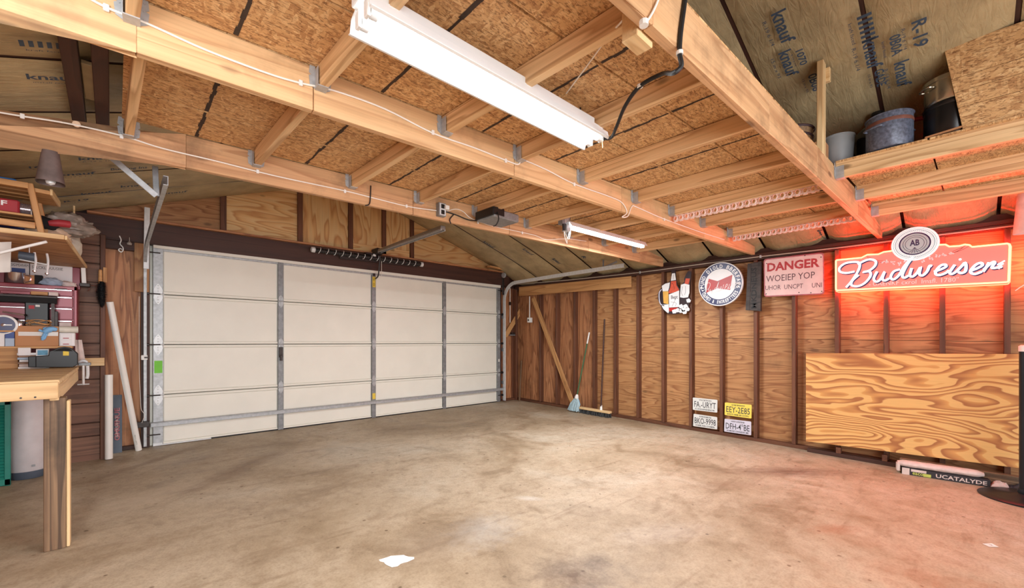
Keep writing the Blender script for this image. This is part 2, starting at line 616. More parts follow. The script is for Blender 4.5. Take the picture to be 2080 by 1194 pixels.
def concrete():
    m, t, b = nt('concrete')
    vec, raw = coords(t, (1, 1, 1), rand=False)
    big = noise_n(t, raw, .75, 5, .6, .6)
    r = ramp(t, [(.28, lin((142, 122, 97))), (.42, lin((168, 149, 124))), (.55, lin((186, 169, 146))), (.68, lin((192, 181, 163))), (.8, lin((190, 189, 185)))])
    t.links.new(big, r.inputs[0])
    base = r.outputs[0]
    mid = noise_n(t, raw, 3.0, 8, .68, .8)
    mr = ramp(t, [(.34, (.66, .60, .54, 1)), (.48, (.94, .92, .90, 1)), (.7, (1.06, 1.06, 1.06, 1))])
    t.links.new(mid, mr.inputs[0])
    base = mix_n(t, .8, base, mr.outputs[0], 'MULTIPLY')
    # trowel and tyre streaks across the slab
    mp = node(t, 'ShaderNodeMapping'); mp.inputs['Scale'].default_value = (.9, 7, 1); mp.inputs['Rotation'].default_value = (0, 0, .75)
    t.links.new(raw, mp.inputs[0])
    st = noise_n(t, mp.outputs[0], 1.4, 7, .66, .5)
    sr = ramp(t, [(.56, (1, 1, 1, 1)), (.74, (.56, .47, .40, 1))])
    t.links.new(st, sr.inputs[0])
    base = mix_n(t, .65, base, sr.outputs[0], 'MULTIPLY')
    fine = noise_n(t, raw, 16, 8, .7)
    fr_ = ramp(t, [(.32, (.78, .74, .70, 1)), (.5, (.98, .98, .98, 1)), (.68, (1.1, 1.1, 1.1, 1))]); t.links.new(fine, fr_.inputs[0])
    base = mix_n(t, .8, base, fr_.outputs[0], 'MULTIPLY')
    grit = noise_n(t, raw, 85, 4, .7)
    gr_ = ramp(t, [(.36, (.82, .79, .76, 1)), (.55, (1.02, 1.02, 1.02, 1))]); t.links.new(grit, gr_.inputs[0])
    base = mix_n(t, .8, base, gr_.outputs[0], 'MULTIPLY')
    # specks
    vo = node(t, 'ShaderNodeTexVoronoi'); vo.inputs['Scale'].default_value = 9
    t.links.new(raw, vo.inputs['Vector'])
    pr = ramp(t, [(.0, (.25, .18, .14, 1)), (.075, (.35, .28, .22, 1)), (.11, (1, 1, 1, 1))])
    t.links.new(vo.outputs['Distance'], pr.inputs[0])
    pm = noise_n(t, raw, 1.3, 3)
    pmr = ramp(t, [(.42, (0, 0, 0, 1)), (.55, (1, 1, 1, 1))]); t.links.new(pm, pmr.inputs[0])
    base = mix_n(t, math_n(t, 'MULTIPLY', pmr.outputs[0], .8), base, mix_n(t, 1.0, base, pr.outputs[0], 'MULTIPLY'))
    # named stains: (x, y, radius x, radius y, rotation, colour, strength)
    for k, (u, v, rx, ry, rot, colr, s) in enumerate([
            (1605, 958, .75, .16, -.75, (96, 62, 46), .75), (1170, 1172, .20, .24, .2, (84, 58, 38), .85), (1215, 1140, .10, .07, 0, (84, 58, 38), .7), (700, 1040, .6, .3, .4, (150, 128, 98), .4), (1250, 930, .5, .2, -.5, (168, 150, 126), .35),
            (1075, 1012, .12, .05, -.9, (214, 212, 206), .5), (985, 1075, .30, .22, .3, (190, 192, 192), .35), (470, 960, .8, .12, .75, (112, 82, 58), .5),
            (1700, 1075, .22, .08, -.6, (160, 92, 56), .45), (1360, 1080, .4, .14, -.5, (218, 208, 198), .25), (300, 1010, .5, .2, .5, (210, 190, 165), .45),
            (330, 930, .6, .06, .75, (110, 82, 60), .6), (880, 1100, .3, .25, .1, (142, 124, 106), .45), (1480, 985, .4, .12, -.6, (120, 86, 64), .4)]):
        p = PF(u, v)
        mp = node(t, 'ShaderNodeMapping', vector_type='TEXTURE')
        mp.inputs['Location'].default_value = (p.x, p.y, 0)
        mp.inputs['Rotation'].default_value = (0, 0, rot)
        mp.inputs['Scale'].default_value = (rx, ry, 50)
        t.links.new(raw, mp.inputs[0])
        wn = node(t, 'ShaderNodeTexNoise'); wn.inputs['Scale'].default_value = 3.2; wn.inputs['Detail'].default_value = 9; wn.inputs['Roughness'].default_value = .68
        t.links.new(mp.outputs[0], wn.inputs['Vector'])
        ln = node(t, 'ShaderNodeVectorMath', operation='LENGTH'); t.links.new(mp.outputs[0], ln.inputs[0])
        dd = math_n(t, 'ADD', ln.outputs['Value'], math_n(t, 'MULTIPLY', wn.outputs['Fac'], 1.9))
        fr = ramp(t, [(.45, (s, s, s, 1)), (1.0, (s * .25, s * .25, s * .25, 1)), (1.0, (0, 0, 0, 1))])
        fr.color_ramp.elements[1].position = .85
        t.links.new(math_n(t, 'MULTIPLY', dd, .48), fr.inputs[0])
        base = mix_n(t, fr.outputs[0], base, lin(colr))
    t.links.new(base, b.inputs['Base Color'])
    rr = ramp(t, [(.3, (.42, .42, .42, 1)), (.7, (.7, .7, .7, 1))]); t.links.new(mid, rr.inputs[0])
    t.links.new(rr.outputs[0], b.inputs['Roughness'])
    bump_n(t, b, noise_n(t, raw, 60, 4), .12, .002)
    return m


concrete()
G = MATS

# ------------------------------------------------------------------ floor
fl = MB().grid(lambda a, b: V((-3.0 + 9.2 * a, -3.2 + 9.9 * b, fz(-3.2 + 9.9 * b))), 8, 8)
n0 = len(fl.v)
fl = fl.build('floor', G['concrete'], None, Matrix.Identity(4))
tag(fl, kind='structure')
sp = PF(805, 1138)
pts = []
for i in range(22):
    a = 2 * pi * i / 22
    r = .064 * (1 + .13 * sin(3 * a + .5) + .12 * sin(4 * a + 2) + .08 * sin(7 * a))
    pts.append((r * cos(a) * 1.25, r * sin(a) * .85))
MB().prism(pts, 0, .0015).build('paint_splat', G['white_paint'], fl, Matrix.Translation(sp + V((0, 0, .0005))) @ Matrix.Rotation(-.6, 4, 'Z'), True)

# ------------------------------------------------------------------ right wall: studs, plates, sheathing
XS, XF = 5.62, 5.53        # sheathing face, stud front


def stud_y(n):
    return (9.0e-4 + .435e-4 * n - CA * SA / FPX) * FPX / (SA * SA) * XF


WR = empty('wall_right', (XS, 2.5, 0)); tag(WR, kind='structure')
HT = 2.06    # top of the studs
for n in range(-11, 7):
    y = stud_y(n)
    if y > 5.70: y = 5.74
    board('stud', (XS - .045, y, fz(y) + .04), (XS - .045, y, HT), .038, .09, G['stud_wood'], WR, up=(1, 0, 0))
ye = -1.6
board('bottom_plate', (XS - .045, ye, fz(ye) + .019), (XS - .045, 5.83, fz(5.83) + .019), .09, .038, G['stud_wood'], WR)
board('top_plate', (XS - .045, ye, HT + .019), (XS - .045, 5.83, HT + .019), .09, .038, G['dark_wood'], WR)
board('top_plate', (XS - .045, ye, HT + .058), (XS - .045, 5.83, HT + .058), .09, .036, G['dark_wood'], WR)
edges = [-1.7] + [stud_y(n) for n in (-9, -6, -3, 0, 3)]
edges[-1] = stud_y(3)
for y0, y1 in zip(edges[:-1], edges[1:]):
    s0, s1 = fz(y0) + 1.215, fz(y1) + 1.215
    slab('plywood_panel', [(XS, y1, fz(y1) - .02), (XS, y0, fz(y0) - .02), (XS, y0, s0), (XS, y1, s1)], .012, G['ply_wall'], WR, grain=(0, 1, 0))
    slab('plywood_panel', [(XS, y1, s1 + .004), (XS, y0, s0 + .004), (XS, y0, HT + .08), (XS, y1, HT + .08)], .012, G['ply_wall'], WR, grain=(0, 1, 0))
eb = [stud_y(n) for n in (3, 4, 5, 6)] + [5.45, 5.9]
for y0, y1 in zip(eb[:-1], eb[1:]):
    slab('plywood_panel', [(XS, y1 - .002, -.05), (XS, y0 + .002, -.07), (XS, y0 + .002, HT + .08), (XS, y1 - .002, HT + .08)], .012, G['ply_red'], WR, grain=(0, 0, 1))
slab('eave_board', [(XS + .05, 5.9, 2.0), (XS + .05, -1.85, 2.0), (XS + .05, -1.85, 2.6), (XS + .05, 5.9, 2.6)], .02, G['dark_wood'], WR, grain=(0, 1, 0))
slab('frieze_board', [(XS - .02, 5.85, HT + .07), (XS - .02, -1.7, HT + .07), (XS - .02, -1.7, 2.20), (XS - .02, 5.85, 2.20)], .03, G['dark_wood'], WR, grain=(0, 1, 0))
# dark backing behind the sheathing joints
slab('sheathing_back', [(XS + .016, 6.0, -.2), (XS + .016, -1.7, -.2), (XS + .016, -1.7, 2.2), (XS + .016, 6.0, 2.2)], .02, G['dark_wood'], WR)

# ------------------------------------------------------------------ roof: slopes with kraft faced batts between rafters
XR, HR = 2.338, 3.28
XL = -1.35


def roof_h(x):
    return 2.44 + .36 * x if x < XR else 4.017 - .3145 * x


CE = empty('ceiling', (XR, 2.5, 2.3)); tag(CE, kind='structure')
BATT = .606
y_end = 5.86
for side in (0, 1):
    k = 0
    y1 = y_end
    while y1 > -1.75:
        y0 = y1 - BATT
        xa, xb = (XL, XR) if side == 0 else (XR, 5.66)
        seed = side * 50 + k

        def fn(a, b, xa=xa, xb=xb, y0=y0, y1=y1, seed=seed):
            x = xa + (xb - xa) * a
            y = y0 + .012 + (y1 - y0 - .024) * b
            e = min(1, min(b, 1 - b) * 5)
            w = mnoise.noise(V((x * 2.2, y * 3.5, seed))) * .018 + mnoise.noise(V((x * 7, y * 9, seed))) * .006
            droop = .10 * max(0, (x - 4.75) / .9) ** 1.5 if x > XR else 0
            return V((x, y, roof_h(x) - .028 * sqrt(max(e, 0)) - w * e + .012 - droop * (.5 + .5 * max(e, 0))))
        MB().grid(fn, 26, 8).build('insulation_batt', G['kraft'], CE, smooth=True)
        # rafter edge behind the joint
        h0, h1 = roof_h(xa), roof_h(xb)
        board('rafter', (xa, y0, h0 + .085), (xb, y0, h1 + .085), .038, .13, G['dark_wood'], CE)
        y1 = y0
        k += 1
    xa, xb = (XL, XR) if side == 0 else (XR, 5.66)
    slab('roof_deck', [(xa, y_end, roof_h(xa) + .16), (xb, y_end, roof_h(xb) + .16), (xb, -1.8, roof_h(xb) + .16), (xa, -1.8, roof_h(xa) + .16)], -.02, G['dark_wood'], CE)


def batt_print(x, y, s, body='knauf', lines=2, d=1, block=False):
    """blue print on a batt, reading along the slope"""
    sl = .36 if x < XR else -.3145
    xd = V((1, 0, sl)).normalized() * d
    yd = V((0, 1, 0)) * d
    if xd.cross(yd).z > 0: yd = -yd
    M = frame((x, y, roof_h(x) - .046), xd, yd)
    text_obj('print', body, M, 0, 0, s, s * .33, G['ink_blue'], CE, bold=.02)
    for i in range(lines):
        text_obj('print', random.choice(['R-19 6 1/4', 'kraft faced', 'install facing', '15 in x 93']), M, s * .1, -s * (.22 + .2 * i), s * .8, s * .09, G['ink_blue'], CE)
    if block:
        MBp = MB()
        for i in range(6):
            MBp.prism([(s * (1.3 + .12 * i), -.2 * s), (s * (1.37 + .12 * i), -.2 * s), (s * (1.37 + .12 * i), .3 * s), (s * (1.3 + .12 * i), .3 * s)], 0, .0008)
        MBp.build('print', G['ink_blue'], CE, M, True)


def on_roof(u, v):
    d = ray(u, v)
    best = None
    for a, bb in ((2.44, .36), (4.017, -.3145)):
        t = (a - HC) / (d.z - bb * d.x)
        p = CAMP + d * t
        if t > 0 and ((bb > 0) == (p.x < XR)): best = p
    return best


for u, v, s, bd in ((55, 140, .17, 'knauf'), (40, 70, .15, 'IIIIII'), (10, 275, .16, 'IIIII'), (160, 312, .2, 'knauf'), (120, 345, .2, 'knauf'), (60, 328, .14, '16-24'),
                    (165, 385, .2, 'knauf'), (130, 400, .16, 'R-19'), (245, 370, .2, 'knauf'), (225, 335, .22, 'Building Ins'), (330, 385, .2, 'knauf')):
    p = on_roof(u, v)
    if p: batt_print(p.x, p.y, s, bd, 1)
for u, v, s, bd in ((1580, 95, .22, 'knauf'), (1640, 140, .16, '0B08'), (1750, 70, .24, 'knauf'), (1805, 60, .16, '0B0A'), (1815, 115, .22, 'knauf'), (1775, 130, .15, 'GADE'),
                    (1565, 15, .24, 'knauf'), (1615, 90, .13, '1070'), (1740, 20, .2, 'IIIIII'), (1850, 30, .2, 'R-19')):
    p = on_roof(u, v)
    if p: batt_print(p.x, p.y, s, bd, 1)
for u, v, s, bd in ((1655, 460, .2, 'knauf'), (1740, 445, .2, 'R-19'), (1960, 415, .22, 'knauf'), (1990, 445, .2, 'IIIIII'), (1420, 510, .2, 'knauf'), (1060, 500, .22, 'knauf'),
                    (1120, 520, .22, 'knauf'), (980, 485, .22, 'knauf'), (1180, 515, .22, 'R-19'), (1640, 475, .16, '15 x 93')):
    p = on_roof(u, v)
    if p: batt_print(p.x, p.y, s, bd, 1)

# ------------------------------------------------------------------ tie beams, joists, hangers, loft deck
B1 = (V((-1.25, 3.222, 0)), V((5.45, 2.805, 0)))
B2 = (V((-1.25, 2.078, 0)), V((5.50, 1.688, 0)))
B3 = (V((-.9, .757, 0)), V((5.53, .556, 0)))
HB, HTP = 2.12, 2.31


def beam(b, splits, mt='beam_wood'):
    """two plies of planks butted end to end; the photographed face is the near one"""
    p, q = b
    L = (q - p)
    n = V((-L.y, L.x, 0)).normalized()          # away from the camera
    xs = [p.x] + splits + [q.x]
    for x0, x1 in zip(xs[:-1], xs[1:]):
        a = p + L * ((x0 + .0015 - p.x) / L.x)
        c = p + L * ((x1 - .0015 - p.x) / L.x)
        # planks are cut to the roof slope where it comes down
        za = min(HTP, roof_h(a.x) - .07); zc = min(HTP, roof_h(c.x) - .07)
        t = .038
        o = n * t
        lo = V((0, 0, HB))
        M = frame((a + c) / 2 + V((0, 0, HB)), c - a, n)
        MB().hexa([a + lo, c + lo, c + o + lo, a + o + lo, a + V((0, 0, za)), c + V((0, 0, zc)), c + o + V((0, 0, zc)), a + o + V((0, 0, za))]).build('tie_beam', G[mt], CE, M, bevel=.003)


def on_beam(b, x):
    p, q = b
    return p + (q - p) * ((x - p.x) / (q.x - p.x))


beam(B1, [.30, 1.75, 2.75, 3.9, 4.9], 'beam_old')
beam(B2, [.052, .64, 1.80, 2.9, 4.25])
beam(B3, [1.27, 2.35, 3.2, 4.4], 'beam_old')
JB = 2.215   # joist underside
hang_me = None


def hanger_mb():
    """U shaped galvanised joist hanger: seat, two cheeks, two nailing flanges with nail heads (local: x across, y up, z towards camera)"""
    m = MB()
    w, h = .021, .105
    m.box((-w, -.004, 0), (w, 0, .05))
    for s in (-1, 1):
        m.box((s * w, -.004, 0), (s * (w + .002), h * .75, .05))
        m.prism([(s * w, 0), (s * (w + .022), .012), (s * (w + .026), h * .5), (s * (w + .016), h * .55), (s * (w + .026), h * .62), (s * (w + .022), h), (s * w, h)], 0, .0025)
        for j in range(3):
            m.lathe([(.004, .0025), (.0025, .005)], (s * (w + .012), .025 + .03 * j, 0), 6)
    return m


def hanger(M, CE):
    global hang_me
    if hang_me is None:
        o = hanger_mb().build('joist_hanger', G['galvanised'], CE, M, True)
        hang_me = o
    else:
        dup(hang_me, M, CE)


J1 = [.054, .658, 1.261, 1.80, 2.36, 2.97, 3.57, 4.17, 4.77]
J2 = [.042, .667, 1.304, 1.832, 2.417, 3.064, 3.621, 4.195, 4.796]
bd = (B1[1] - B1[0]).normalized()
pairs = [(B1, B2, J1), (B2, B3, J2)]
for far, near, xs in pairs:
    for x in xs:
        a = on_beam(far, x)
        dx = .016 if near is B2 else .026
        c = on_beam(near, x + dx * 1.2)
        n = V((-(near[1] - near[0]).y, (near[1] - near[0]).x, 0)).normalized()
        c = c + n * .04
        za = min(HTP, roof_h(x) - .07)
        h = za - JB
        if h < .03: continue
        jo = board('joist', (a.x, a.y - .002, JB + h / 2), (c.x, c.y, JB + h / 2), .038, h, G['joist_wood'], CE)
        fb = far[1] - far[0]
        hanger(frame(V((a.x, a.y - .001, JB)), fb, (0, 0, 1)), jo)
for x in (-.14, -.045):   # two old dark joists left of the deck
    board('old_joist', (x, 1.85, HTP + .035), (x - .008, 3.45, HTP + .035), .055, .065, G['dark_wood'], CE)
board('tan_blocking', (-.095, 2.72, HTP + .05), (-.095, 3.1, HTP + .05), .04, .02, G['cardboard_tan'], CE)
J3 = [3.66, 4.33, 4.98]
for x in J3:
    a = on_beam(B3, x)
    za = min(HTP + .02, roof_h(x) - .06)
    jo = board('joist', (a.x, a.y - .002, (JB + za) / 2 + .01), (a.x + .06, -1.7, (JB + za) / 2 + .01), .038, za - JB, G['joist_wood'], CE)
    hanger(frame(V((a.x, a.y - .001, JB + .01)), B3[1] - B3[0], (0, 0, 1)), jo)

pl_c = on_beam(B1, -.148)
MB().lathe([(.016, 0), (.016, .003), (0, .0035)], pl_c + V((0, -.0, 2.225)), 14, axis=(0, -1, 0)).build('knot_plug', G['pine_plug'], CE)
# OSB strips of the deck, laid on the joists with open joints
def deck(far, near, x0, x1, n, zt=HTP + .002):
    for i in range(n):
        f0, f1 = i / n, (i + 1) / n
        cuts = [x0, min(x1, x0 + 2.4), x1] if x1 - x0 > 2.6 else [x0, x1]
        for a, b in zip(cuts[:-1], cuts[1:]):
            def pt(x, f, ins):
                p = on_beam(far, x) if far else V((x, -1.7, 0))
                q = on_beam(near, x) if near else V((x, -1.7, 0))
                if far is None: p = V((x, .6, 0))
                r = q + (p - q) * f
                return V((r.x, r.y + ins, min(zt, roof_h(x) - .05)))
            g = .005
            ps = [pt(a + g, f0, g), pt(b - g, f0, g), pt(b - g, f1, -g), pt(a + g, f1, -g)]
            slab('osb_panel', ps, .011, G['osb'], CE, grain=(1, 0, 0))
            # sprayed stencil line half way between the joists, broken by wear
            if b - a > .5:
                x = (math.floor((a - .05) / .6) + .5) * .6 + .05
                while x < b - .05:
                    if x > a + .05:
                        p0, p1 = pt(x, f0 + .0, .01), pt(x, f1, -.01)
                        w = .009
                        mb = MB()
                        segs = 7
                        for s in range(segs):
                            q0, q1 = p0.lerp(p1, s / segs), p0.lerp(p1, (s + 1) / segs)
                            ww = w * random.uniform(.6, 1.2)
                            j = random.uniform(-.003, .003)
                            mb.add([q0 + V((-ww + j, 0, -.0012)), q0 + V((ww + j, 0, -.0012)), q1 + V((ww + j, 0, -.0012)), q1 + V((-ww + j, 0, -.0012))], [(0, 1, 2, 3)])
                        mb.build('stencil_line', G['stencil_black'], CE)
                    x += .6


deck(B1, B2, .02, 5.05, 3)
deck(B2, B3, .02, 5.1, 3)
for i in range(3):  # unseen deck behind the camera, sized to shade the roof insulation
    x0_ = -1.2 + i * 1.2
    slab('osb_panel', [(x0_, -1.7, HTP + .02), (x0_ + 1.195, -1.7, HTP + .02), (x0_ + 1.195, -.22, HTP + .02), (x0_, -.22, HTP + .02)], .011, G['osb'], CE, grain=(1, 0, 0))
deck(B3, None, 3.63, 5.15, 5, HTP + .022)
# upright OSB partition standing on the first joist, nearest the camera
xp = 3.65
yo = -.0
for i, (z0, z1) in enumerate(((2.335, 2.48), (2.483, 2.575), (2.578, 2.66), (2.663, 2.86))):
    e = lambda z: .005 + .06 * (z - 2.33) / .4
    slab('osb_panel', [(xp, e(z0), z0), (xp, -1.6, z0), (xp, -1.6, z1), (xp, e(z1), z1)], .012, G['osb'], CE, grain=(0, 1, 0))

# ------------------------------------------------------------------ door wall
YD, YH = 5.83, 5.75
WB = empty('wall_back', (2.5, 5.9, 0)); tag(WB, kind='structure')
# header over the door
board('header', (-.42, YH + .05, 2.215), (5.32, YH + .05, 2.235), .09, .225, G['dark_wood'], WB)
board('header_ledge', (-.2, YH + .03, 2.338), (5.2, YH + .03, 2.358), .15, .022, G['ply_red'], WB)
board('header_block', (-.42, YH + .06, 2.065), (.205, YH + .06, 2.065), .06, .09, G['dark_wood'], WB)
# gable boarding, a panel between each pair of gable studs
gx = [-.5, .908, 1.735, 2.392, 2.888, 3.351, 5.62]
for i, (x0, x1) in enumerate(zip(gx[:-1], gx[1:])):
    z0 = 2.34
    pts = [(x0 + .002, 5.87, z0), (x1 - .002, 5.87, z0)]
    top = [(x1 - .002, 5.87, max(z0 + .01, roof_h(x1) + .02)), (x0 + .002, 5.87, max(z0 + .01, roof_h(x0) + .02))]
    if x0 < XR < x1: top.insert(1, (XR, 5.87, HR))
    if i == 0: pts[0] = (-.2, 5.87, z0)
    if i == 0: top[-1] = (-.2, 5.87, roof_h(-.2) + .02)
    if i == 5: top[0] = (5.32, 5.87, z0 + .02); pts[1] = (5.32, 5.87, z0)
    slab('gable_panel', pts + top, .012, G['ply_gable' if i else 'ply_wall'], WB, grain=(0, 0, 1) if i in (2, 3, 4) else (1, 0, .05))
for x in gx[1:-1]:
    board('gable_stud', (x, 5.85, 2.35), (x, 5.85, roof_h(x) + .05), .06, .04, G['stud_wood'], WB, up=(0, 1, 0))
slab('gable_back', [(-1.4, 5.9, 1.9), (5.7, 5.9, 1.9), (5.7, 5.9, 2.25), (XR, 5.9, HR + .1), (-1.4, 5.9, 2.0)], .02, G['dark_wood'], WB)
board('blocking', (2.42, 5.84, 2.41), (3.3, 5.84, 2.42), .02, .13, G['ply_gable'], WB)
# left of the door
slab('plywood_panel', [(-.09, 5.84, -.02), (.20, 5.84, -.02), (.20, 5.84, 2.12), (-.09, 5.84, 2.12)], .012, G['ply_red'], WB, grain=(0, 0, 1))
board('jamb', (.225, 5.82, 0), (.225, 5.82, 2.1), .07, .07, G['dark_wood'], WB, up=(0, 1, 0))
board('bottom_plate', (-.08, 5.81, .02), (.2, 5.81, .02), .05, .04, G['dark_wood'], WB)
# right of the door
slab('plywood_panel', [(5.19, 5.86, -.02), (5.46, 5.86, -.02), (5.46, 5.86, 2.1), (5.19, 5.86, 2.1)], .012, G['ply_red'], WB, grain=(0, 0, 1))
slab('plywood_panel', [(5.46, 5.84, -.02), (5.64, 5.84, -.02), (5.64, 5.84, 2.1), (5.46, 5.84, 2.1)], .02, G['stud_wood'], WB, grain=(0, 0, 1))
board('jamb', (5.17, 5.86, 0), (5.17, 5.86, 2.1), .05, .05, G['dark_wood'], WB, up=(0, 1, 0))
board('corner_stud', (5.52, 5.80, 0), (5.52, 5.80, 2.08), .04, .07, G['stud_wood'], WB, up=(0, 1, 0))
board('bottom_plate', (5.2, 5.83, .02), (5.5, 5.83, .02), .06, .04, G['stud_wood'], WB)
p0, p1 = PY(1026, 683, 5.80), PY(1059, 628, 5.80)
board('diagonal_brace', p0, p1, .09, .02, G['orange_pine'], WB, up=(0, 1, 0))
board('top_block', PY(992, 541, 5.70), PY(1062, 556, 5.70), .09, .03, G['orange_pine'], WB, up=(0, 0, 1))

# old siding return on the left, horizontal boards
WL = empty('wall_left', (-.7, 5.55, 0)); tag(WL, kind='structure')
YS = 5.55
px_j = [497, 535, 573, 615, 661, 697, 722, 770, 818, 858, 885, 930]
hs = [PY(190, v, YS).z for v in px_j]
hs = [2.10] + hs[0:]
hs[-1] = -.02
for z1, z0 in zip(hs[:-1], hs[1:]):
    if z1 - z0 < .02: continue
    c = (-.72, YS + .008 + random.uniform(-.002, .002), (z0 + z1) / 2)
    board('siding_board', (-1.35, c[1], c[2]), (-.105, c[1], c[2]), .018, z1 - z0 - .006, G['siding_wood'], WL, bev=.004)
board('corner_trim', (-.087, YS, -.01), (-.087, YS, 2.1), .036, .05, G['stud_wood'], WL, up=(0, 1, 0))
slab('siding_back', [(-1.4, YS + .02, -.1), (-.09, YS + .02, -.1), (-.09, YS + .02, 2.1), (-1.4, YS + .02, 2.1)], .05, G['dark_wood'], WL)
slab('plywood_panel', [(-1.33, 5.56, -.2), (-1.33, 2.0, -.2), (-1.33, 2.0, 1.96), (-1.33, 5.56, 1.96)], .012, G['ply_red'], WL, grain=(0, 0, 1))

# unseen end gable and near side panel, added to shade the loft roof
WF = empty('wall_front', (2.2, -1.85, 0)); tag(WF, kind='structure')
slab('gable_panel', [(-1.4, -1.85, 2.0), (5.7, -1.85, 2.0), (5.7, -1.85, 2.3), (XR, -1.85, HR + .1), (-1.4, -1.85, 2.05)], .03, G['ply_gable'], WF, grain=(0, 0, 1))
slab('plywood_panel', [(-1.33, 2.0, -.25), (-1.33, -1.85, -.25), (-1.33, -1.85, 1.96), (-1.33, 2.0, 1.96)], .012, G['ply_red'], WL, grain=(0, 0, 1))

# ------------------------------------------------------------------ sectional garage door
DX0, DX1, DH = .286, 5.146, 2.13
D = empty('door_1', ((DX0 + DX1) / 2, YD, 0)); tag(D, kind='structure')
SEC = DH / 4
stx = [DX0 + .042] + [DX0 + (DX1 - DX0) * k / 4 for k in (1, 2, 3)] + [DX1 - .035]
stw = [.084, .062, .062, .062, .07]
for r in range(4):
    z0, z1 = SEC * r, SEC * (r + 1)
    MB().box((DX0, YD + .012, z0 + .003), (DX1, YD + .05, z1 - .003)).build('section_skin', G['cream_paint'], D, bevel=.002)
    for k in range(4):
        x0 = stx[k] + stw[k] / 2; x1 = stx[k + 1] - stw[k + 1] / 2
        MB().box((x0 + .006, YD + .004, z0 + .034), (x1 - .006, YD + .014, z1 - .034)).build('door_panel', G['cream_paint'], D, bevel=.003)
        MB().box((x0, YD - .007, z0 + .006), (x1, YD + .012, z0 + .030)).build('rail', G['cream_paint'], D, bevel=.003)
        MB().box((x0, YD - .007, z1 - .030), (x1, YD + .012, z1 - .006)).build('rail', G['cream_paint'], D, bevel=.003)
    for k in range(5):
        MB().box((stx[k] - stw[k] / 2, YD - .018, z0 + .002), (stx[k] + stw[k] / 2, YD + .012, z1 - .002)).build('stile', G['galvanised' if k in (0,) else 'galvanised_dark'], D, bevel=.003)


def hinge_mb(s):
    """leaf shaped galvanised hinge: two pointed leaves, knuckle and bolt heads"""
    m = MB()
    for d in (-1, 1):
        leaf = [(-.032, 0), (-.038, .035), (-.026, .07), (-.008, .098), (0, .106), (.008, .098), (.026, .07), (.038, .035), (.032, 0)]
        m.prism([(x * s, d * (y * s + .004)) for x, y in leaf], 0, .004)
        for y in (.03, .06, .088):
            m.lathe([(.006, .004), (.006, .007), (.003, .009)], (0, d * y * s, 0), 8)
    m.tube([(-.05 * s, 0, .006), (.05 * s, 0, .006)], .007, 8)
    return m


hm = hm2 = None
for r in (1, 2, 3):
    for k in range(5):
        M = FB((stx[k], YD - .018, SEC * r))
        if k == 0:
            hm = hinge_mb(1.0).build('hinge', G['steel_bright'], D, M, True) if hm is None else (dup(hm, M, D), hm)[1]
        else:
            hm2 = hinge_mb(.72).build('hinge', G['galvanised'], D, M, True) if hm2 is None else (dup(hm2, M, D), hm2)[1]
for r in (0, 1, 2, 3, 4):
    for s, x in ((-1, DX0), (1, DX1)):
        z = min(max(SEC * r, .12), DH - .10)
        MB().tube([(x + s * .05, YD - .03, z), (x - s * .06, YD - .03, z)], .006, 8).build('roller_stem', G['dark_steel'], D)
        MB().lathe([(.012, -.012), (.022, -.012), (.022, .012), (.012, .012)], (x + s * .045, YD - .03, z), 14, axis=(1, 0, 0)).build('roller', G['dark_steel'], D)
MB().box((DX0 - .06, YD + .055, -.02), (DX1 + .06, YD + .075, DH + .05)).build('door_backing', G['void_dark'], D)  # dark sheet added so no light shows through the section joints
board('door_stop', (DX0 - .018, YD + .04, 0), (DX0 - .018, YD + .04, DH), .034, .03, G['cream_paint'], D, up=(0, 1, 0))
# reinforcement strut low on the door, strut along the top, rubber seal
zb0, zb1 = .225, .235
m = MB()
m.box((DX0 - .02, YD - .055, .205), (DX1 + .05, YD - .018, .245))
m.box((DX0 - .02, YD - .07, .245), (DX1 + .05, YD - .018, .252))
m.build('lower_strut', G['galvanised'], D, bevel=.002)
m = MB()
m.box((DX0, YD - .05, DH - .03), (DX1 - .02, YD + .02, DH))
m.box((DX0, YD - .055, DH - .006), (DX1 - .02, YD - .05, DH - .055))
m.build('top_strut', G['cream_paint'], D, bevel=.002)
MB().box((DX0, YD - .012, DH - .075), (DX1 - .02, YD - .004, DH - .035)).build('top_rail', G['galvanised'], D, bevel=.002)
MB().box((DX0, YD - .01, -.012), (DX1, YD + .05, .014)).build('bottom_seal', G['black_rubber'], D, bevel=.003)
MB().box((DX0 + .07, YD - .04, .004), (DX0 + .5, YD + .02, .014)).build('light_leak_strip', G['steel_bright'], D)  # bright strip standing in for light leaking under the door
MB().box((DX0, YD - .03, .002), (DX0 + .075, YD - .02, .03)).build('bottom_bracket', G['steel_bright'], D)


def sticker(name, x, z, w, h, mt, y=YD - .0195):
    o = MB().prism([(0, 0), (w, 0), (w, h), (0, h)], 0, .0008).build(name, mt, D, FB((x - w / 2, y, z)), True)
    return FB((x - w / 2, y, z))


sticker('green_sticker', stx[0] + .002, .765, .066, .13, G['green_sticker'])
M = sticker('yellow_label', stx[2], 1.88, .045, .15, G['yellow_sticker'])
text_obj('label_print', 'AY', M, .008, .09, .028, .035, G['ink_black'], D, .0016)
text_obj('label_print', 'O', M, .01, .02, .024, .04, G['ink_black'], D, .0016)
M = sticker('yellow_label', stx[2], .27, .045, .085, G['yellow_sticker'])
M = sticker('white_label', stx[4], .73, .03, .05, G['white_paper'])
MB().box((stx[2] - .012, YD - .03, 2.04), (stx[2] + .012, YD - .016, 2.09)).build('lift_bracket', G['dark_steel'], D)
# lock mechanism on the second stile
m = MB()
m.box((stx[1] - .022, YD - .03, .90), (stx[1] + .022, YD - .018, 1.03))
m.box((stx[1] - .014, YD - .045, .86), (stx[1] + .014, YD - .03, .93))
m.build('lock_plate', G['dark_steel'], D, bevel=.003)

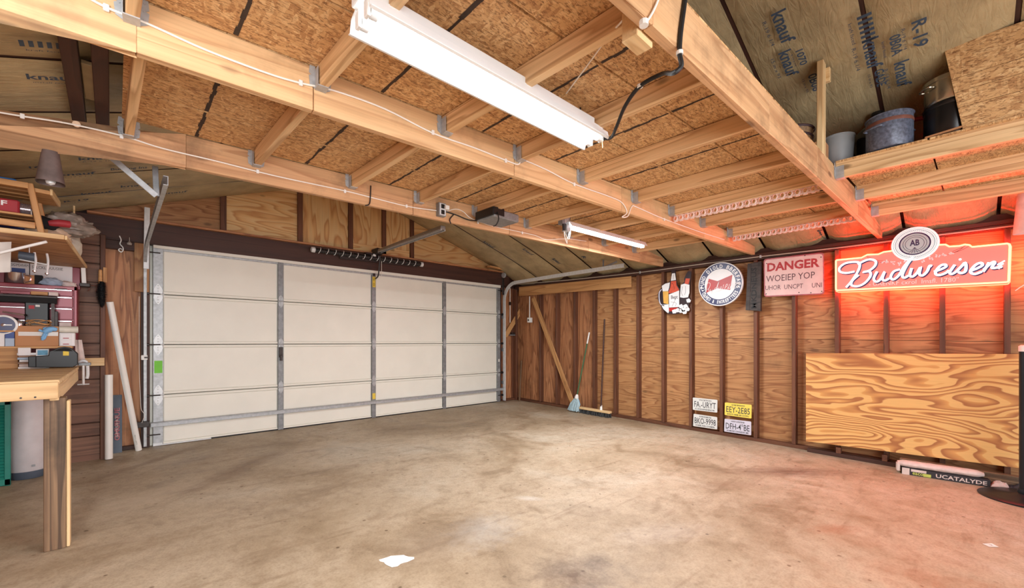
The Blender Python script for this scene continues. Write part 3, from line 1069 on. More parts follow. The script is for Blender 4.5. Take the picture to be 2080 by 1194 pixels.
emat('tube_glow', (246, 252, 255), 12.0)
emat('neon_white', (246, 242, 255), 1.1)
emat('neon_red', (255, 30, 18), 44.0)
emat('neon_amber', (255, 206, 136), 1.5)
emat('sign_red_face', (244, 108, 98), .75, (226, 104, 94))
emat('sign_disc_face', (226, 246, 252), .3, (236, 244, 246))
mat('reflector_white', (236, 238, 238), .3, var=.02)
mat('cable_white', (236, 230, 220), .5, var=.04)

# ------------------------------------------------------------------ shop light: two tube fixture under the joists
e0, e1 = PH(742, 42, 2.15), PH(1212, 290, 2.15)
e0.z = e1.z = 2.15
ax = (e1 - e0).normalized()
e0, e1 = e0 - ax * .02, e1 + ax * .0
sd = V((0, 0, 1)).cross(ax)
Ls = (e1 - e0).length
MS = Matrix((ax, sd, V((0, 0, 1)))).transposed().to_4x4()
MS.translation = e0
T = empty('shop_light', e0 + ax * (Ls / 2) + V((0, 0, .05)), 'large white two-tube fluorescent shop light hung under the joists', 'ceiling light')
prof = [(-.090, -.010), (-.078, -.012), (-.066, .028), (-.035, .040), (-.035, .065), (.035, .065), (.035, .040), (.066, .028), (.078, -.012), (.090, -.010), (.090, -.006), (.080, -.008), (.069, .033), (.038, .045), (.038, .068), (-.038, .068), (-.038, .045), (-.069, .033), (-.080, -.008), (-.090, -.006)]


def extrude_profile(prof, x0, x1):
    m = MB()
    n = len(prof)
    vs = [(x0, y, z) for y, z in prof] + [(x1, y, z) for y, z in prof]
    fs = [(i, (i + 1) % n, n + (i + 1) % n, n + i) for i in range(n)] + [tuple(reversed(range(n))), tuple(range(n, 2 * n))]
    return m.add(vs, fs)


extrude_profile(prof, .0, Ls).build('reflector', G['reflector_white'], T, MS, True)
MB().box((-.012, -.036, .045), (.012, .036, .1)).build('end_plate', G['reflector_white'], T, MS, True, bevel=.003)
MB().box((Ls - .012, -.036, .02), (Ls + .012, .036, .085)).build('end_plate', G['galvanised'], T, MS, True, bevel=.003)
MB().box((.06, -.033, .066), (Ls - .06, .033, .1)).build('ballast_channel', G['reflector_white'], T, MS, True, bevel=.004)
for s in (-1, 1):
    y = s * .034
    o = MB().tube([(.03, y, .008), (Ls - .03, y, .008)], .0185, 14).build('tube', G['tube_glow'], T, MS, True, smooth=True)
    for x in (.03, Ls - .03):
        MB().tube([(x - .012, y, .008), (x + .014, y, .008)], .0195, 12).build('tube_cap', G['steel_bright'], o, MS, True, smooth=True)
    for x in (.012, Ls - .012):
        MB().box((x - .007, y - .015, -.012), (x + .007, y + .015, .045)).build('lamp_socket', G['white_plastic'], T, MS, True, bevel=.003)
for x in (.16, Ls - .1):
    MB().tube([(x, .03, .095), (x, .03, .17)], .004, 6).build('hanging_hook', G['dark_steel'], T, MS, True)
MB().tube([(Ls - .02, -.05, -.01), (Ls - .02, -.052, -.05)], .0015, 5).build('pull_string', G['orange_pine'], T, MS, True)
ld = bpy.data.lights.new('tube_light', 'AREA'); ld.shape = 'RECTANGLE'; ld.size = Ls * .94; ld.size_y = .12; ld.energy = SHOP_W; ld.color = (.92, .98, 1)
lo = bpy.data.objects.new('tube_light', ld); COL.objects.link(lo)
lo.location = e0 + ax * Ls / 2 + V((0, 0, -.015)); lo.rotation_euler = (0, 0, atan2(ax.y, ax.x))

# ------------------------------------------------------------------ strip light nearer the door
f0, f1 = PH(1152, 458, 2.19), PH(1306, 499, 2.19)
ax2 = (f1 - f0).normalized()
sd2 = V((0, 0, 1)).cross(ax2)
L2 = (f1 - f0).length
M2 = Matrix((ax2, sd2, V((0, 0, 1)))).transposed().to_4x4()
M2.translation = f0
T = empty('strip_light', f0 + ax2 * L2 / 2, 'small single-tube fluorescent strip light behind the middle tie beam', 'ceiling light')
extrude_profile([(-.055, -.012), (-.03, .03), (.03, .03), (.055, -.012), (.058, -.010), (.033, .034), (-.033, .034), (-.058, -.010)], 0, L2).build('reflector', G['reflector_white'], T, M2, True)
MB().tube([(.02, 0, -.005), (L2 - .03, 0, -.005)], .022, 14).build('tube', G['tube_glow'], T, M2, True, smooth=True)
for x in (.01, L2 - .01):
    MB().box((x - .01, -.024, -.03), (x + .01, .024, .03)).build('lamp_socket', G['white_plastic'], T, M2, True, bevel=.004)
for x in (.06, L2 - .02):
    MB().tube([(x, .02, .03), (x + .01, .02, .12)], .003, 6).build('hanging_hook', G['dark_steel'], T, M2, True)
ld = bpy.data.lights.new('strip_tube_light', 'AREA'); ld.shape = 'RECTANGLE'; ld.size = L2 * .9; ld.size_y = .05; ld.energy = STRIP_W; ld.color = (.92, .98, 1)
lo = bpy.data.objects.new('strip_tube_light', ld); COL.objects.link(lo)
lo.location = f0 + ax2 * L2 / 2 + V((0, 0, -.035)); lo.rotation_euler = (0, 0, atan2(ax2.y, ax2.x))
# receptacle box above the strip light, its plug and cord
c = PH(1146, 445, 2.25)
T = empty('receptacle_box', c, 'grey metal outlet box above the end of the small strip light', 'outlet')
MB().box(c + V((-.055, -.03, -.06)), c + V((.055, .03, .06))).build('box', G['galvanised_dark'], T, bevel=.004)
MB().box(c + V((-.03, -.034, -.045)), c + V((.03, -.03, .045))).build('cover_plate', G['galvanised'], T, bevel=.002)
MB().box(c + V((-.02, -.05, -.12)), c + V((.035, .01, -.06))).build('drop_bracket', G['galvanised'], T, bevel=.002)
MB().lathe([(.012, 0), (.016, .05), (.018, .06)], c + V((-.04, -.03, -.12)), 10).build('plug', G['black_plastic'], T, smooth=True)
p = c + V((-.04, -.03, -.12))
o = MB().tube(catmull([p, p + V((.0, -.01, -.06)), p + V((.02, -.02, -.12)), p + V((.04, 0, -.05)), p + V((.03, .02, .0)), p + V((.07, 0, -.07)), p + V((.12, .02, .03)), p + V((.1, .02, .0)), p + V((.06, .0, -.06))], 5), .003, 6).build('lamp_cord', G['cable_white'], None, smooth=True)
tag(o, 'thin white cord looping beside the outlet box of the strip light', 'cord')

# ------------------------------------------------------------------ white cables stapled along two tie beams


def beam_pt(b, u, v, off=.006):
    """the point where the ray meets the beam's near face"""
    p, q = b
    d = ray(u, v)
    e = q - p
    n = V((-e.y, e.x, 0)).normalized()
    t = (p - V((0, 0, 0))).dot(n) / d.dot(n)
    t = p.dot(n) / V((d.x, d.y, 0)).dot(n)
    return CAMP + d * t - n * off


def cable(name, pts, r, mt, label, clips=()):
    cp = catmull(pts, 5)
    o = MB().tube(cp, r, 7).build(name, mt, None, smooth=True)
    tag(o, label, 'cable')
    for c in clips:
        MB().box(c + V((-.008, -.006, -.012)), c + V((.008, .004, .012))).build('staple', G['white_plastic'], o, bevel=.002)
    return o


l2 = [(150, -20), (216, 17), (300, 50), (420, 104), (545, 151), (610, 170), (680, 186), (780, 222), (880, 272), (960, 300), (1036, 330), (1052, 334), (1062, 326), (1110, 346), (1165, 374), (1235, 399), (1262, 412), (1272, 432), (1262, 441), (1274, 439), (1282, 420), (1292, 421), (1345, 444), (1420, 471), (1470, 487)]
pp = [beam_pt(B2, u, v) for u, v in l2]
cable('electrical_cable', pp, .0042, G['cable_white'], 'white cable stapled along the middle tie beam', [beam_pt(B2, u, v) for u, v in ((216, 18), (610, 170), (878, 270), (1026, 327), (1165, 375), (1348, 446))])
l1 = [(-20, 226), (46, 237), (140, 252), (250, 277), (330, 302), (440, 328), (560, 358), (700, 388), (760, 403), (830, 420), (886, 428)]
cable('electrical_cable', [beam_pt(B1, u, v) for u, v in l1], .0042, G['cable_white'], 'white cable along the far tie beam, from the cowbell to the grey outlet box', [beam_pt(B1, u, v) for u, v in ((46, 237), (247, 278), (523, 349), (700, 389), (825, 419))])
l1b = [(903, 430), (925, 425), (940, 430), (955, 443), (985, 455), (1010, 462), (1040, 468), (1085, 478), (1110, 487), (1150, 485), (1190, 490)]
cable('electrical_cable', [beam_pt(B1, u, v) for u, v in l1b], .0035, G['cable_white'], 'white cable drooping along the far tie beam, right of the grey outlet box', [beam_pt(B1, u, v) for u, v in ((970, 452), (1060, 473))])
lk = [(903, 430), (925, 437), (950, 447), (970, 449)]
o = MB().tube(catmull([beam_pt(B1, u, v, .012) for u, v in lk], 5), .005, 7).build('appliance_cord', G['black_rubber'], None, smooth=True)
tag(o, 'short black cord plugged into the grey outlet box on the far beam', 'cord')
o = MB().tube(catmull([beam_pt(B1, u, v, .014) for u, v in ((920, 436), (912, 446), (914, 455))] , 5), .005, 7).build('appliance_cord', G['black_rubber'], None, smooth=True)
tag(o, 'curled end of black cord hanging under the grey outlet box', 'cord')
o = MB().tube(catmull([beam_pt(B1, u, v, .012) for u, v in ((752, 378), (751, 400), (749, 415), (741, 418))], 5), .0045, 7).build('hook', G['black_rubber'], None, smooth=True)
tag(o, 'black hook wire hanging down the beam above the spring', 'hook')
c = beam_pt(B1, 893, 428, .02)
T = empty('outlet_box', c, 'grey metal outlet box with white plug on the far tie beam', 'outlet')
Mo = frame(c, B1[1] - B1[0], (0, 0, 1))
MB().box((-.035, -.055, -.02), (.035, .055, .03)).build('box', G['galvanised_dark'], T, Mo, True, bevel=.004)
MB().box((-.028, -.048, .03), (.028, .048, .033)).build('cover_plate', G['steel_bright'], T, Mo, True)
for y in (-.024, .024):
    MB().box((-.016, y - .018, .033), (.016, y + .018, .037)).build('socket', G['black_plastic'], T, Mo, True, bevel=.002)
MB().box((.012, .0, .033), (.05, .035, .06)).build('plug', G['white_plastic'], T, Mo, True, bevel=.004)

# black power cord from the beam above to the shop light
b3p = lambda u, v, o=.008: beam_pt(B3, u, v, o)
endp = MS @ V((Ls + .01, 0, .03))
pts = [b3p(1390, -25), b3p(1386, 10), b3p(1378, 70), b3p(1376, 110), b3p(1377, 138, .012)]
c0 = pts[-1] + V((0, .03, -.01))
mid = [PH(1345, 150, 2.17), PH(1300, 175, 2.18), PH(1270, 215, 2.16), PH(1252, 258, 2.14), PH(1240, 280, 2.14)]
o = MB().tube(catmull(pts + [c0] + mid + [endp], 6), .0085, 8).build('black_cable', G['black_rubber'], None, smooth=True)
tag(o, 'thick black power cord from the near tie beam to the shop light', 'cable')
for q in (pts[3], mid[1]):
    MB().lathe([(.012, -.006), (.012, .006)], q, 10).build('cable_tie', G['white_plastic'], o)
pts = [b3p(1345, -30), b3p(1325, 20), b3p(1308, 48), b3p(1300, 53)]
o = MB().tube(catmull(pts, 5), .004, 7).build('electrical_cable', G['cable_white'], None, smooth=True)
tag(o, 'white cable looping over the face of the near tie beam', 'cable')
MB().lathe([(.014, -.008), (.014, .008)], b3p(1302, 51, .01), 10).build('cable_tie', G['white_plastic'], o)
pts = [PH(1266, 40, 2.2), PH(1235, 75, 2.25), PH(1195, 130, 2.29), PH(1150, 190, 2.295)]
o = MB().tube(catmull(pts, 5), .0032, 6).build('electrical_cable', G['cable_white'], None, smooth=True)
tag(o, 'thin white wire crossing the boards above the shop light', 'cable')
# loose block under the near beam
p = PH(1308, 88, 2.10)
pb = on_beam(B3, p.x)
o = board('wood_block', (pb.x - .05, pb.y + .075, 2.155), (pb.x + .05, pb.y + .075, 2.155), .06, .10, G['pine'])
tag(o, 'pale wood block fixed behind the near tie beam by the white cable', 'block')

# ------------------------------------------------------------------ garage door hardware
mat('rail_steel', (150, 140, 132), .4, .6, var=.1)
# opener: motor box under the joists, rail down to the header
c = PH(1012, 445, 2.165)
T = empty('door_opener', c, 'grey and black garage door opener motor between the joists', 'opener')
MB().box(c + V((-.13, -.10, -.02)), c + V((.16, .14, .05))).build('housing', G['galvanised_dark'], T, bevel=.01)
MB().box(c + V((-.14, -.105, -.005)), c + V((-.02, -.10, .06))).build('front_cover', G['black_plastic'], T, bevel=.004)
MB().box(c + V((-.145, -.1, -.01)), c + V((-.13, .14, .06))).build('side_cover', G['black_plastic'], T, bevel=.004)
MB().tube(catmull([c + V((-.1, -.106, .02)), c + V((-.11, -.13, -.05)), c + V((-.13, -.12, -.1)), c + V((-.15, -.11, -.11))], 5), .005, 6).build('antenna_wire', G['black_rubber'], T, smooth=True)
ra = PY(768, 510, 5.62)
rb = V((2.66, 3.2, 2.14))
d_ = ray(900, 462)
rb = CAMP + d_ * (3.35 / d_.y)
T = empty('opener_rail', (ra + rb) / 2, 'grey steel opener rail running from the header to the far beam', 'rail')
board('rail', ra, rb, .05, .035, G['rail_steel'], T)
for s in (-1, 1):
    sx = V((s * .022, 0, -.022))
    board('rail_lip', ra + sx, rb + sx, .006, .016, G['galvanised'], T, bev=0)
MB().box(ra + V((-.045, -.06, -.05)), ra + V((.045, .12, .035))).build('header_bracket', G['dark_steel'], T, bevel=.006)
MB().box(ra + V((-.16, .03, -.06)), ra + V((-.03, .10, -.03))).build('trolley_arm', G['dark_steel'], T, bevel=.004)
arm = [PY(772, 520, 5.60), PY(770, 545, 5.62), PY(768, 560, 5.66), PY(763, 566, 5.78)]
MB().tube(catmull(arm, 4), .010, 8).build('lift_arm', G['dark_steel'], T, smooth=True)
q = PY(775, 530, 5.60)
MB().tube([q, q + V((.003, 0, -.22))], .003, 6).build('release_cord', G['cable_white'], T)
MB().lathe([(.0, -.02), (.025, -.015), (.028, .0), (.02, .02), (0, .024)], PY(760, 519, 5.66), 12).build('pulley', G['white_plastic'], T, smooth=True)
# torsion spring
sa, sb = PY(636, 507, 5.66), PY(856, 537, 5.66)
T = empty('torsion_spring', (sa + sb) / 2, 'black torsion spring with white stripes above the garage door', 'spring')
dx = (sb - sa).normalized()
Lsp = (sb - sa).length
MB().tube([sa, sb], .026, 14).build('spring_core', G['black_plastic'], T, smooth=True)
m = MB()
turns, ns = 60, 8
hp = []
up_ = V((0, 0, 1)); sd_ = dx.cross(up_)
for i in range(turns * ns + 1):
    a = 2 * pi * i / ns
    hp.append(sa + dx * (Lsp * i / (turns * ns)) + (up_ * cos(a) + sd_ * sin(a)) * .029)
m.tube(hp, .0055, 4)
m.build('coil', G['dark_steel'], T, smooth=True)
for i in range(15):
    c0 = sa + dx * (Lsp * (i + .8) / 16)
    ring = [c0 + dx * (.012 * cos(g)) + (up_ * cos(g) + sd_ * sin(g)) * .035 for g in [2 * pi * j / 14 for j in range(15)]]
    MB().tube(ring, .004, 5).build('white_stripe', G['white_paint'], T, smooth=True)
for p in (sa, sb):
    MB().lathe([(.012, -.03), (.033, -.02), (.035, .0), (.035, .02), (.012, .03)], p, 14, axis=dx).build('winding_cone', G['steel_bright'], T, smooth=True)
board('centre_plate', PY(690, 520, 5.69), PY(848, 538, 5.69), .07, .012, G['dark_steel'], T, up=(0, 1, 0))


def track(name, side, x, z_h, y_end, label):
    T = empty(name, (x, 5.78, 0), label, 'track')
    yv = 5.77
    R = .30
    pts = [V((x, yv, .02)), V((x, yv, .6)), V((x, yv, 1.2)), V((x, yv, z_h - R))]
    for i in range(1, 9):
        a = pi / 2 * i / 8
        pts.append(V((x, yv - R * (1 - cos(a)), z_h - R + R * sin(a))))
    pts.append(V((x, (yv + y_end) / 2, z_h + .01)))
    pts.append(V((x, y_end, z_h + .015)))
    # C channel swept along the path
    prof = [(-.028, -.012), (.028, -.012), (.028, .012), (.024, .012), (.024, -.008), (-.024, -.008), (-.024, .012), (-.028, .012)]
    vs, fs = [], []
    n = len(prof)
    for i, p in enumerate(pts):
        t = (pts[min(i + 1, len(pts) - 1)] - pts[max(i - 1, 0)]).normalized()
        xx = V((side, 0, 0))
        yy = t.cross(V((1, 0, 0))).normalized()
        for a, b in prof: vs.append(p + yy * a + xx * b)
    for i in range(len(pts) - 1):
        for j in range(n):
            k = (j + 1) % n
            fs.append((i * n + j, i * n + k, (i + 1) * n + k, (i + 1) * n + j))
    fs.append(tuple(range(n))); fs.append(tuple((len(pts) - 1) * n + j for j in reversed(range(n))))
    MB().add(vs, fs).build('channel', G['steel_bright' if side > 0 else 'galvanised'], T)
    for z in (.35, .95, 1.55):
        MB().box((x - .015, yv + .01, z - .03), (x + .015 + side * .03, yv + .06, z + .03)).build('track_bracket', G['galvanised_dark'], T, bevel=.002)
    return T


TR = track('door_track', 1, 5.205, 2.15, 3.26, 'galvanised door track curving away from the right edge of the garage door')
pt, pb_ = V((5.22, 3.62, 2.30)), V((5.22, 3.62, 2.17))
board('hanger_strap', pt, pb_, .035, .004, G['galvanised_dark'], TR, up=(0, 1, 0))
board('hanger_strap', V((5.22, 3.62, 2.18)), V((5.32, 3.45, 2.26)), .03, .004, G['galvanised_dark'], TR, up=(0, 1, 0))
board('flag_bracket', V((5.16, 5.75, 1.95)), V((5.16, 5.75, 2.36)), .05, .012, G['dark_steel'], TR, up=(0, 1, 0))
MB().lathe([(.01, -.02), (.045, -.018), (.05, 0), (.045, .018), (.01, .02)], V((5.13, 5.70, 2.30)), 18, axis=(1, 0, 0)).build('cable_drum', G['galvanised'], TR, smooth=True)
TLF = track('door_track', -1, .222, 2.055, 3.3, 'steel door track rising beside the left edge of the garage door')
p1_, p2_ = PY(315, 337, 3.42), PY(318, 398, 3.42)
board('hanger_strap', p1_, p2_, .03, .004, G['galvanised_dark'], TLF, up=(0, 1, 0))
m = MB()
p3_ = PY(222, 316, 3.40)
board('diagonal_strap', p3_, p2_, .034, .004, G['galvanised'], TLF, up=(0, 1, 0))
d0, d1 = PY(299, 421, 5.70), PY(297, 546, 5.70)
board('wall_angle', d0, d1, .045, .006, G['steel_bright'], TLF, up=(0, 1, 0))
o = board('nailer_board', PY(288, 455, 5.79), PY(288, 593, 5.79), .115, .024, G['ply_wall'], None, up=(0, 1, 0))
tag(o, 'short orange pine board under the steel angle, left of the garage door', 'board')
# cowbell hung under the far beam
bt = beam_pt(B1, 101, 288, -.02)
bt.z = PY(101, 300, bt.y).z
T = empty('cow_bell', bt, 'rusty grey cowbell hanging from the far tie beam', 'bell')
bz0, bz1 = PY(101, 372, bt.y).z, PY(101, 308, bt.y).z
sc_ = bz1 - bz0


def bellfn(a, b):
    g = 2 * pi * a
    w = .062 + (.105 - .062) * (1 - b)
    dth = .038 + (.072 - .038) * (1 - b)
    sq = lambda x: math.copysign(abs(x) ** .7, x)
    return V((bt.x + w * .50 * sq(cos(g)), bt.y + dth * .8 * sq(sin(g)), bz0 + sc_ * b))


m = MB().grid(bellfn, 24, 6)
mat('rusty_iron', (112, 96, 92), .6, .4, var=.25, vs=18)
m.add([bellfn(i / 24, 1) for i in range(24)], [tuple(range(24))])
m.build('bell_body', G['rusty_iron'], T, smooth=True)
m = MB().lathe([(.0, -.02), (.016, -.012), (.02, 0), (.014, .014), (0, .02)], (bt.x, bt.y, bz0 + .01), 10)
m.build('clapper', G['steel_bright'], T, smooth=True)
m = MB()
m.tube(catmull([V((bt.x - .03, bt.y, bz1 + .06)), V((bt.x - .03, bt.y, bz1 + .005)), V((bt.x + .0, bt.y, bz1 - .004)), V((bt.x + .03, bt.y, bz1 + .005)), V((bt.x + .03, bt.y, bz1 + .055))], 4), .004, 6)
m.build('hook_wire', G['steel_bright'], T, smooth=True)
mat('grey_pendant', (168, 158, 150), .5, var=.1)
# small white sensor boxes
p = PY(293, 726, 5.76)
T = empty('safety_sensor', p, 'small white sensor box on the dark jamb left of the door', 'sensor')
MB().box(p + V((-.025, -.02, -.025)), p + V((.025, .02, .025))).build('case', G['white_plastic'], T, bevel=.004)
MB().box(p + V((.0, -.024, -.008)), p + V((.03, -.018, .008))).build('lens', G['dark_steel'], T)
p = PY(288, 862, 5.72)
T = empty('door_latch', p, 'dark metal latch with a loose wire at the foot of the left jamb', 'latch')
MB().box(p + V((-.05, -.015, -.03)), p + V((.06, .015, .03))).build('plate', G['dark_steel'], T, bevel=.004)
MB().tube(catmull([p + V((0, -.02, .02)), p + V((.02, -.03, .1)), p + V((-.005, -.03, .16)), p + V((-.012, -.02, .3)), p + V((-.02, -.02, .6)), p + V((-.02, -.02, 1.3))], 6), .002, 5).build('loose_wire', G['cable_white'], T)
# hooks on the header
p = PY(246, 508, 5.735)
M = FB(p)
o = MB().tube(catmull([M @ V(q) for q in ((-.012, .14, .0), (.0, .10, .008), (-.008, .06, .008), (.012, .03, .01), (.014, .0, .016), (.0, -.022, .02), (-.018, -.004, .02), (-.006, .012, .02), (.008, .004, .02))], 5), .005, 7).build('wire_hook', G['white_paint'], None, smooth=True)
tag(o, 'white twisted wire hook on the dark header left of the door', 'hook')
p = PY(263, 490, 5.72)
o = MB().lathe([(.0, 0), (.018, .004), (.022, .02), (.012, .034), (.004, .04), (.003, .08)], p + V((0, 0, -.04)), 10).build('hanging_bulb', G['grey_pendant'], None, smooth=True)
tag(o, 'small dull pendant hanging on the dark header beside the wire hook', 'pendant')

# ------------------------------------------------------------------ right wall: conduit, outlet, boards, brooms
mat('conduit_grey', (196, 186, 176), .4, .4, var=.1)
cp = [V((5.50, PX(u, v, 5.50).y, PX(u, v, 5.50).z)) for u, v in ((1045, 578), (1160, 568), (1300, 553), (1420, 537), (1545, 521), (1720, 501), (1850, 484), (1990, 467), (2100, 453))]
o = MB().tube(catmull(cp, 3), .007, 8).build('conduit', G['conduit_grey'], None, smooth=True)
tag(o, 'thin metal conduit running along the top of the studded wall', 'pipe')
for u, v in ((1300, 553), (1545, 521), (1850, 484)):
    p = PX(u, v, 5.50)
    MB().box(p + V((-.012, -.01, -.016)), p + V((.01, .01, .016))).build('conduit_clip', G['galvanised'], o, bevel=.002)
p = PX(1075, 650, 5.48)
T = empty('wall_outlet', p, 'small white outlet box on a conduit near the corner', 'outlet')
MB().box(p + V((-.02, -.035, -.045)), p + V((.05, .035, .045))).build('box', G['white_plastic'], T, bevel=.006)
MB().lathe([(.016, 0), (.016, .004)], p + V((-.024, 0, 0)), 12, axis=(1, 0, 0)).build('socket', G['dark_steel'], T)
MB().tube([p + V((.01, 0, .045)), V((p.x + .01, p.y, PX(1075, 602, 5.48).z))], .009, 8).build('conduit_drop', G['white_plastic'], T, smooth=True)
p = PY(1040, 680, 5.82)
T = empty('latch_bracket', p, 'grey metal latch bracket with white rod in the corner beside the track', 'bracket')
MB().box(p + V((-.07, -.03, -.015)), p + V((.07, .01, .005))).build('plate', G['galvanised_dark'], T, bevel=.003)
MB().box(p + V((-.03, -.03, .005)), p + V((.05, .01, .045))).build('catch', G['dark_steel'], T, bevel=.003)
q0, q1 = PY(1036, 585, 5.81), PY(1036, 655, 5.81)
MB().tube([q0, q1], .008, 8).build('rod', G['white_plastic'], T, smooth=True)
MB().box(q0.lerp(q1, .45) + V((-.014, -.014, -.03)), q0.lerp(q1, .45) + V((.014, .014, .03))).build('rod_clip', G['dark_steel'], T)
XB = 5.515
o = slab('ledger_board', [PX(1054, 583, XB), PX(1281.6, 560.7, XB), PX(1281.6, 583.3, XB), PX(1054, 601.4, XB)], .02, G['orange_pine'], None, bev=.002)
tag(o, 'long yellow pine board nailed across the studs at the top', 'board')
for u in (1105, 1150, 1215, 1260):
    k = (u - 1054) / 228
    q = PX(u, 592 - 20 * k, XB)
    MB().lathe([(.004, 0), (.004, .002)], q, 6, axis=(-1, 0, 0)).build('nail_head', G['dark_steel'], o)
o = board('diagonal_board', PX(1083, 605, 5.505), PX(1163, 818, 5.505), .085, .02, G['orange_pine'], None, up=(1, 0, 0))
tag(o, 'slanting pine brace board across the studs by the corner', 'board')
pf = PX(1055, 812, 5.46); pt_ = PX(1059, 732, 5.50)
o = board('wood_stick', V((pf.x, pf.y, fz(pf.y) + .003)), pt_, .03, .02, G['weathered'], None, up=(1, 0, 0))
tag(o, 'short weathered stick leaning in the far corner by the track', 'stick')

mat('green_handle', (62, 98, 62), .45, var=.12, vs=20)
mat('broom_fibre', (168, 190, 198), .8, var=.25, vs=60)
mat('broom_blue', (92, 160, 196), .7, var=.2, vs=60)
base = PF(1170, 836); base = V((5.36, base.y, fz(base.y)))
top = PX(1197, 675, 5.515)
T = empty('broom', base, 'angle broom with green handle and pale blue bristles leaning by the studs', 'broom')
dv = (top - base).normalized()
hn = base + dv * .26
MB().tube([hn, base + (top - base) * .86], .011, 10).build('handle', G['green_handle'], T, smooth=True)
MB().tube([base + (top - base) * .86, top], .012, 10).build('grip', G['white_plastic'], T, smooth=True)
ay = V((0, 1, 0)); axx = dv.cross(ay).normalized()
mb = MB()
for i in range(90):
    t = random.uniform(-1, 1); s = random.uniform(-1, 1)
    a = base + dv * .24 + ay * (t * .02) + axx * (s * .012)
    b = base + dv * random.uniform(.012, .03) + ay * (t * .1 + .02) + axx * (s * .03)
    mm = a.lerp(b, .5) + ay * (t * .022)
    mb.tube([a, mm, b], [.006, .008, .006], 4)
tag(mb.build('bristles', G['broom_fibre'], T, smooth=True), kind='stuff')
mb = MB()
for i in range(7):
    t = -1 + 2 * i / 6
    a = base + dv * .20 + ay * (t * .034); b = base + dv * .12 + ay * (t * .07)
    a += axx * -.02; b += axx * -.03
    mb.tube([a, b], .011, 6)
mb.build('blue_band', G['broom_blue'], T, smooth=True)
MB().lathe([(.014, 0), (.026, -.02), (.034, -.05), (.03, -.07)], base + dv * .29, 12, axis=dv).build('socket', G['white_plastic'], T, smooth=True)
# push broom
b0, b1 = PF(1180, 838), PF(1236, 849)
b0 = V((5.40, 4.18, fz(4.18))); b1 = V((5.405, 3.62, fz(3.62)))
T = empty('push_broom', (b0 + b1) / 2, 'wide black push broom with dark wooden handle against the studs', 'broom')
bd_ = (b1 - b0).normalized()
nn = V((-1, 0, 0))
mb = MB()
for i in range(120):
    t = random.random(); s = random.uniform(-.03, .03)
    a = b0.lerp(b1, t) + V((s * .8, 0, .07)); b = b0.lerp(b1, t) + V((s * 1.6, random.uniform(-.012, .012), .004))
    mb.tube([a, b], [.007, .009], 4)
tag(mb.build('bristles', G['black_rubber'], T), kind='stuff')
board('broom_block', b0 + V((0, 0, .08)), b1 + V((0, 0, .08)), .07, .035, G['pine'], T, bev=.006)
hb = b0.lerp(b1, .70) + V((0, 0, .09)); ht = PX(1228, 648, 5.515)
MB().tube([hb + V((0, 0, .06)), ht], .0125, 10).build('handle', G['dark_wood'], T, smooth=True)
MB().lathe([(.02, -.02), (.02, .03), (.0145, .08)], hb, 12, axis=(ht - hb)).build('socket', G['white_plastic'], T, smooth=True)

# galvanised lattice strips hung under the right-hand joists
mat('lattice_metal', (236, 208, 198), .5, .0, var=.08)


def lattice(pa, pb, n, label, grp):
    d = (pb - pa) / n
    L = d.length
    x = d.normalized(); y = V((0, 0, 1)); 
    M = frame(pa, x, y)
    h = .062
    m = MB()
    for i in range(n):
        x0 = i * L
        o = [(x0 + L * .5 + L * .5 * cos(radians(60 * j)), h * .5 * sin(radians(60 * j)) * 1.12) for j in range(6)]
        q = [(x0 + L * .5 + L * .27 * cos(radians(60 * j)), h * .27 * sin(radians(60 * j)) * 1.1) for j in range(6)]
        vs = [(a, b, 0.0) for a, b in o] + [(a, b, .006) for a, b in q] + [(a, b, -.012) for a, b in o] + [(a, b, -.006) for a, b in q]
        fs = []
        for j in range(6):
            k = (j + 1) % 6
            fs += [(j, k, 6 + k, 6 + j), (12 + k, 12 + j, 18 + j, 18 + k), (6 + j, 6 + k, 18 + k, 18 + j), (k, j, 12 + j, 12 + k)]
        m.add(vs, fs)
        # struts to the neighbouring ring, above and below
        for s in (-1, 1):
            m.box((x0 + L * .72, s * h * .30 - .006, -.010), (x0 + L * 1.28, s * h * .30 + .006, .002))
    o = m.build('lattice_strip', G['lattice_metal'], None, M, True)
    tag(o, label, 'lattice strip', grp)
    return o


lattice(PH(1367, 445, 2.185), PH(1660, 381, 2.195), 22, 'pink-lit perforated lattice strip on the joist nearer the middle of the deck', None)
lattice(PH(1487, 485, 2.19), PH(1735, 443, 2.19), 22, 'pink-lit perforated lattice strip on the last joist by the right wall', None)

# ------------------------------------------------------------------ signs on the right wall
mat('navy_enamel', (44, 46, 92), .35, var=.05)
mat('sign_white', (232, 232, 234), .4, var=.03)
mat('sign_red', (178, 40, 36), .4, var=.08)
mat('sign_amber', (226, 172, 84), .4, var=.1)
mat('sign_orange', (206, 84, 60), .4, var=.15, vs=30)
mat('sign_dark', (46, 30, 36), .45, var=.1)
mat('danger_plate', (226, 198, 196), .5, var=.08, vs=9)
mat('danger_red', (176, 60, 66), .55, var=.12, vs=25)
mat('faded_red', (178, 104, 112), .6, var=.2, vs=25)
mat('faded_dark', (92, 60, 68), .6, var=.25, vs=25)
mat('plate_white', (222, 224, 222), .4, .1, var=.05)
mat('plate_yellow', (238, 216, 98), .4, .05, var=.04)
mat('plate_lilac', (214, 212, 228), .4, .1, var=.05)
mat('plate_ink', (62, 62, 68), .6, var=.1)
mat('teal_ink', (96, 160, 178), .5, var=.1)


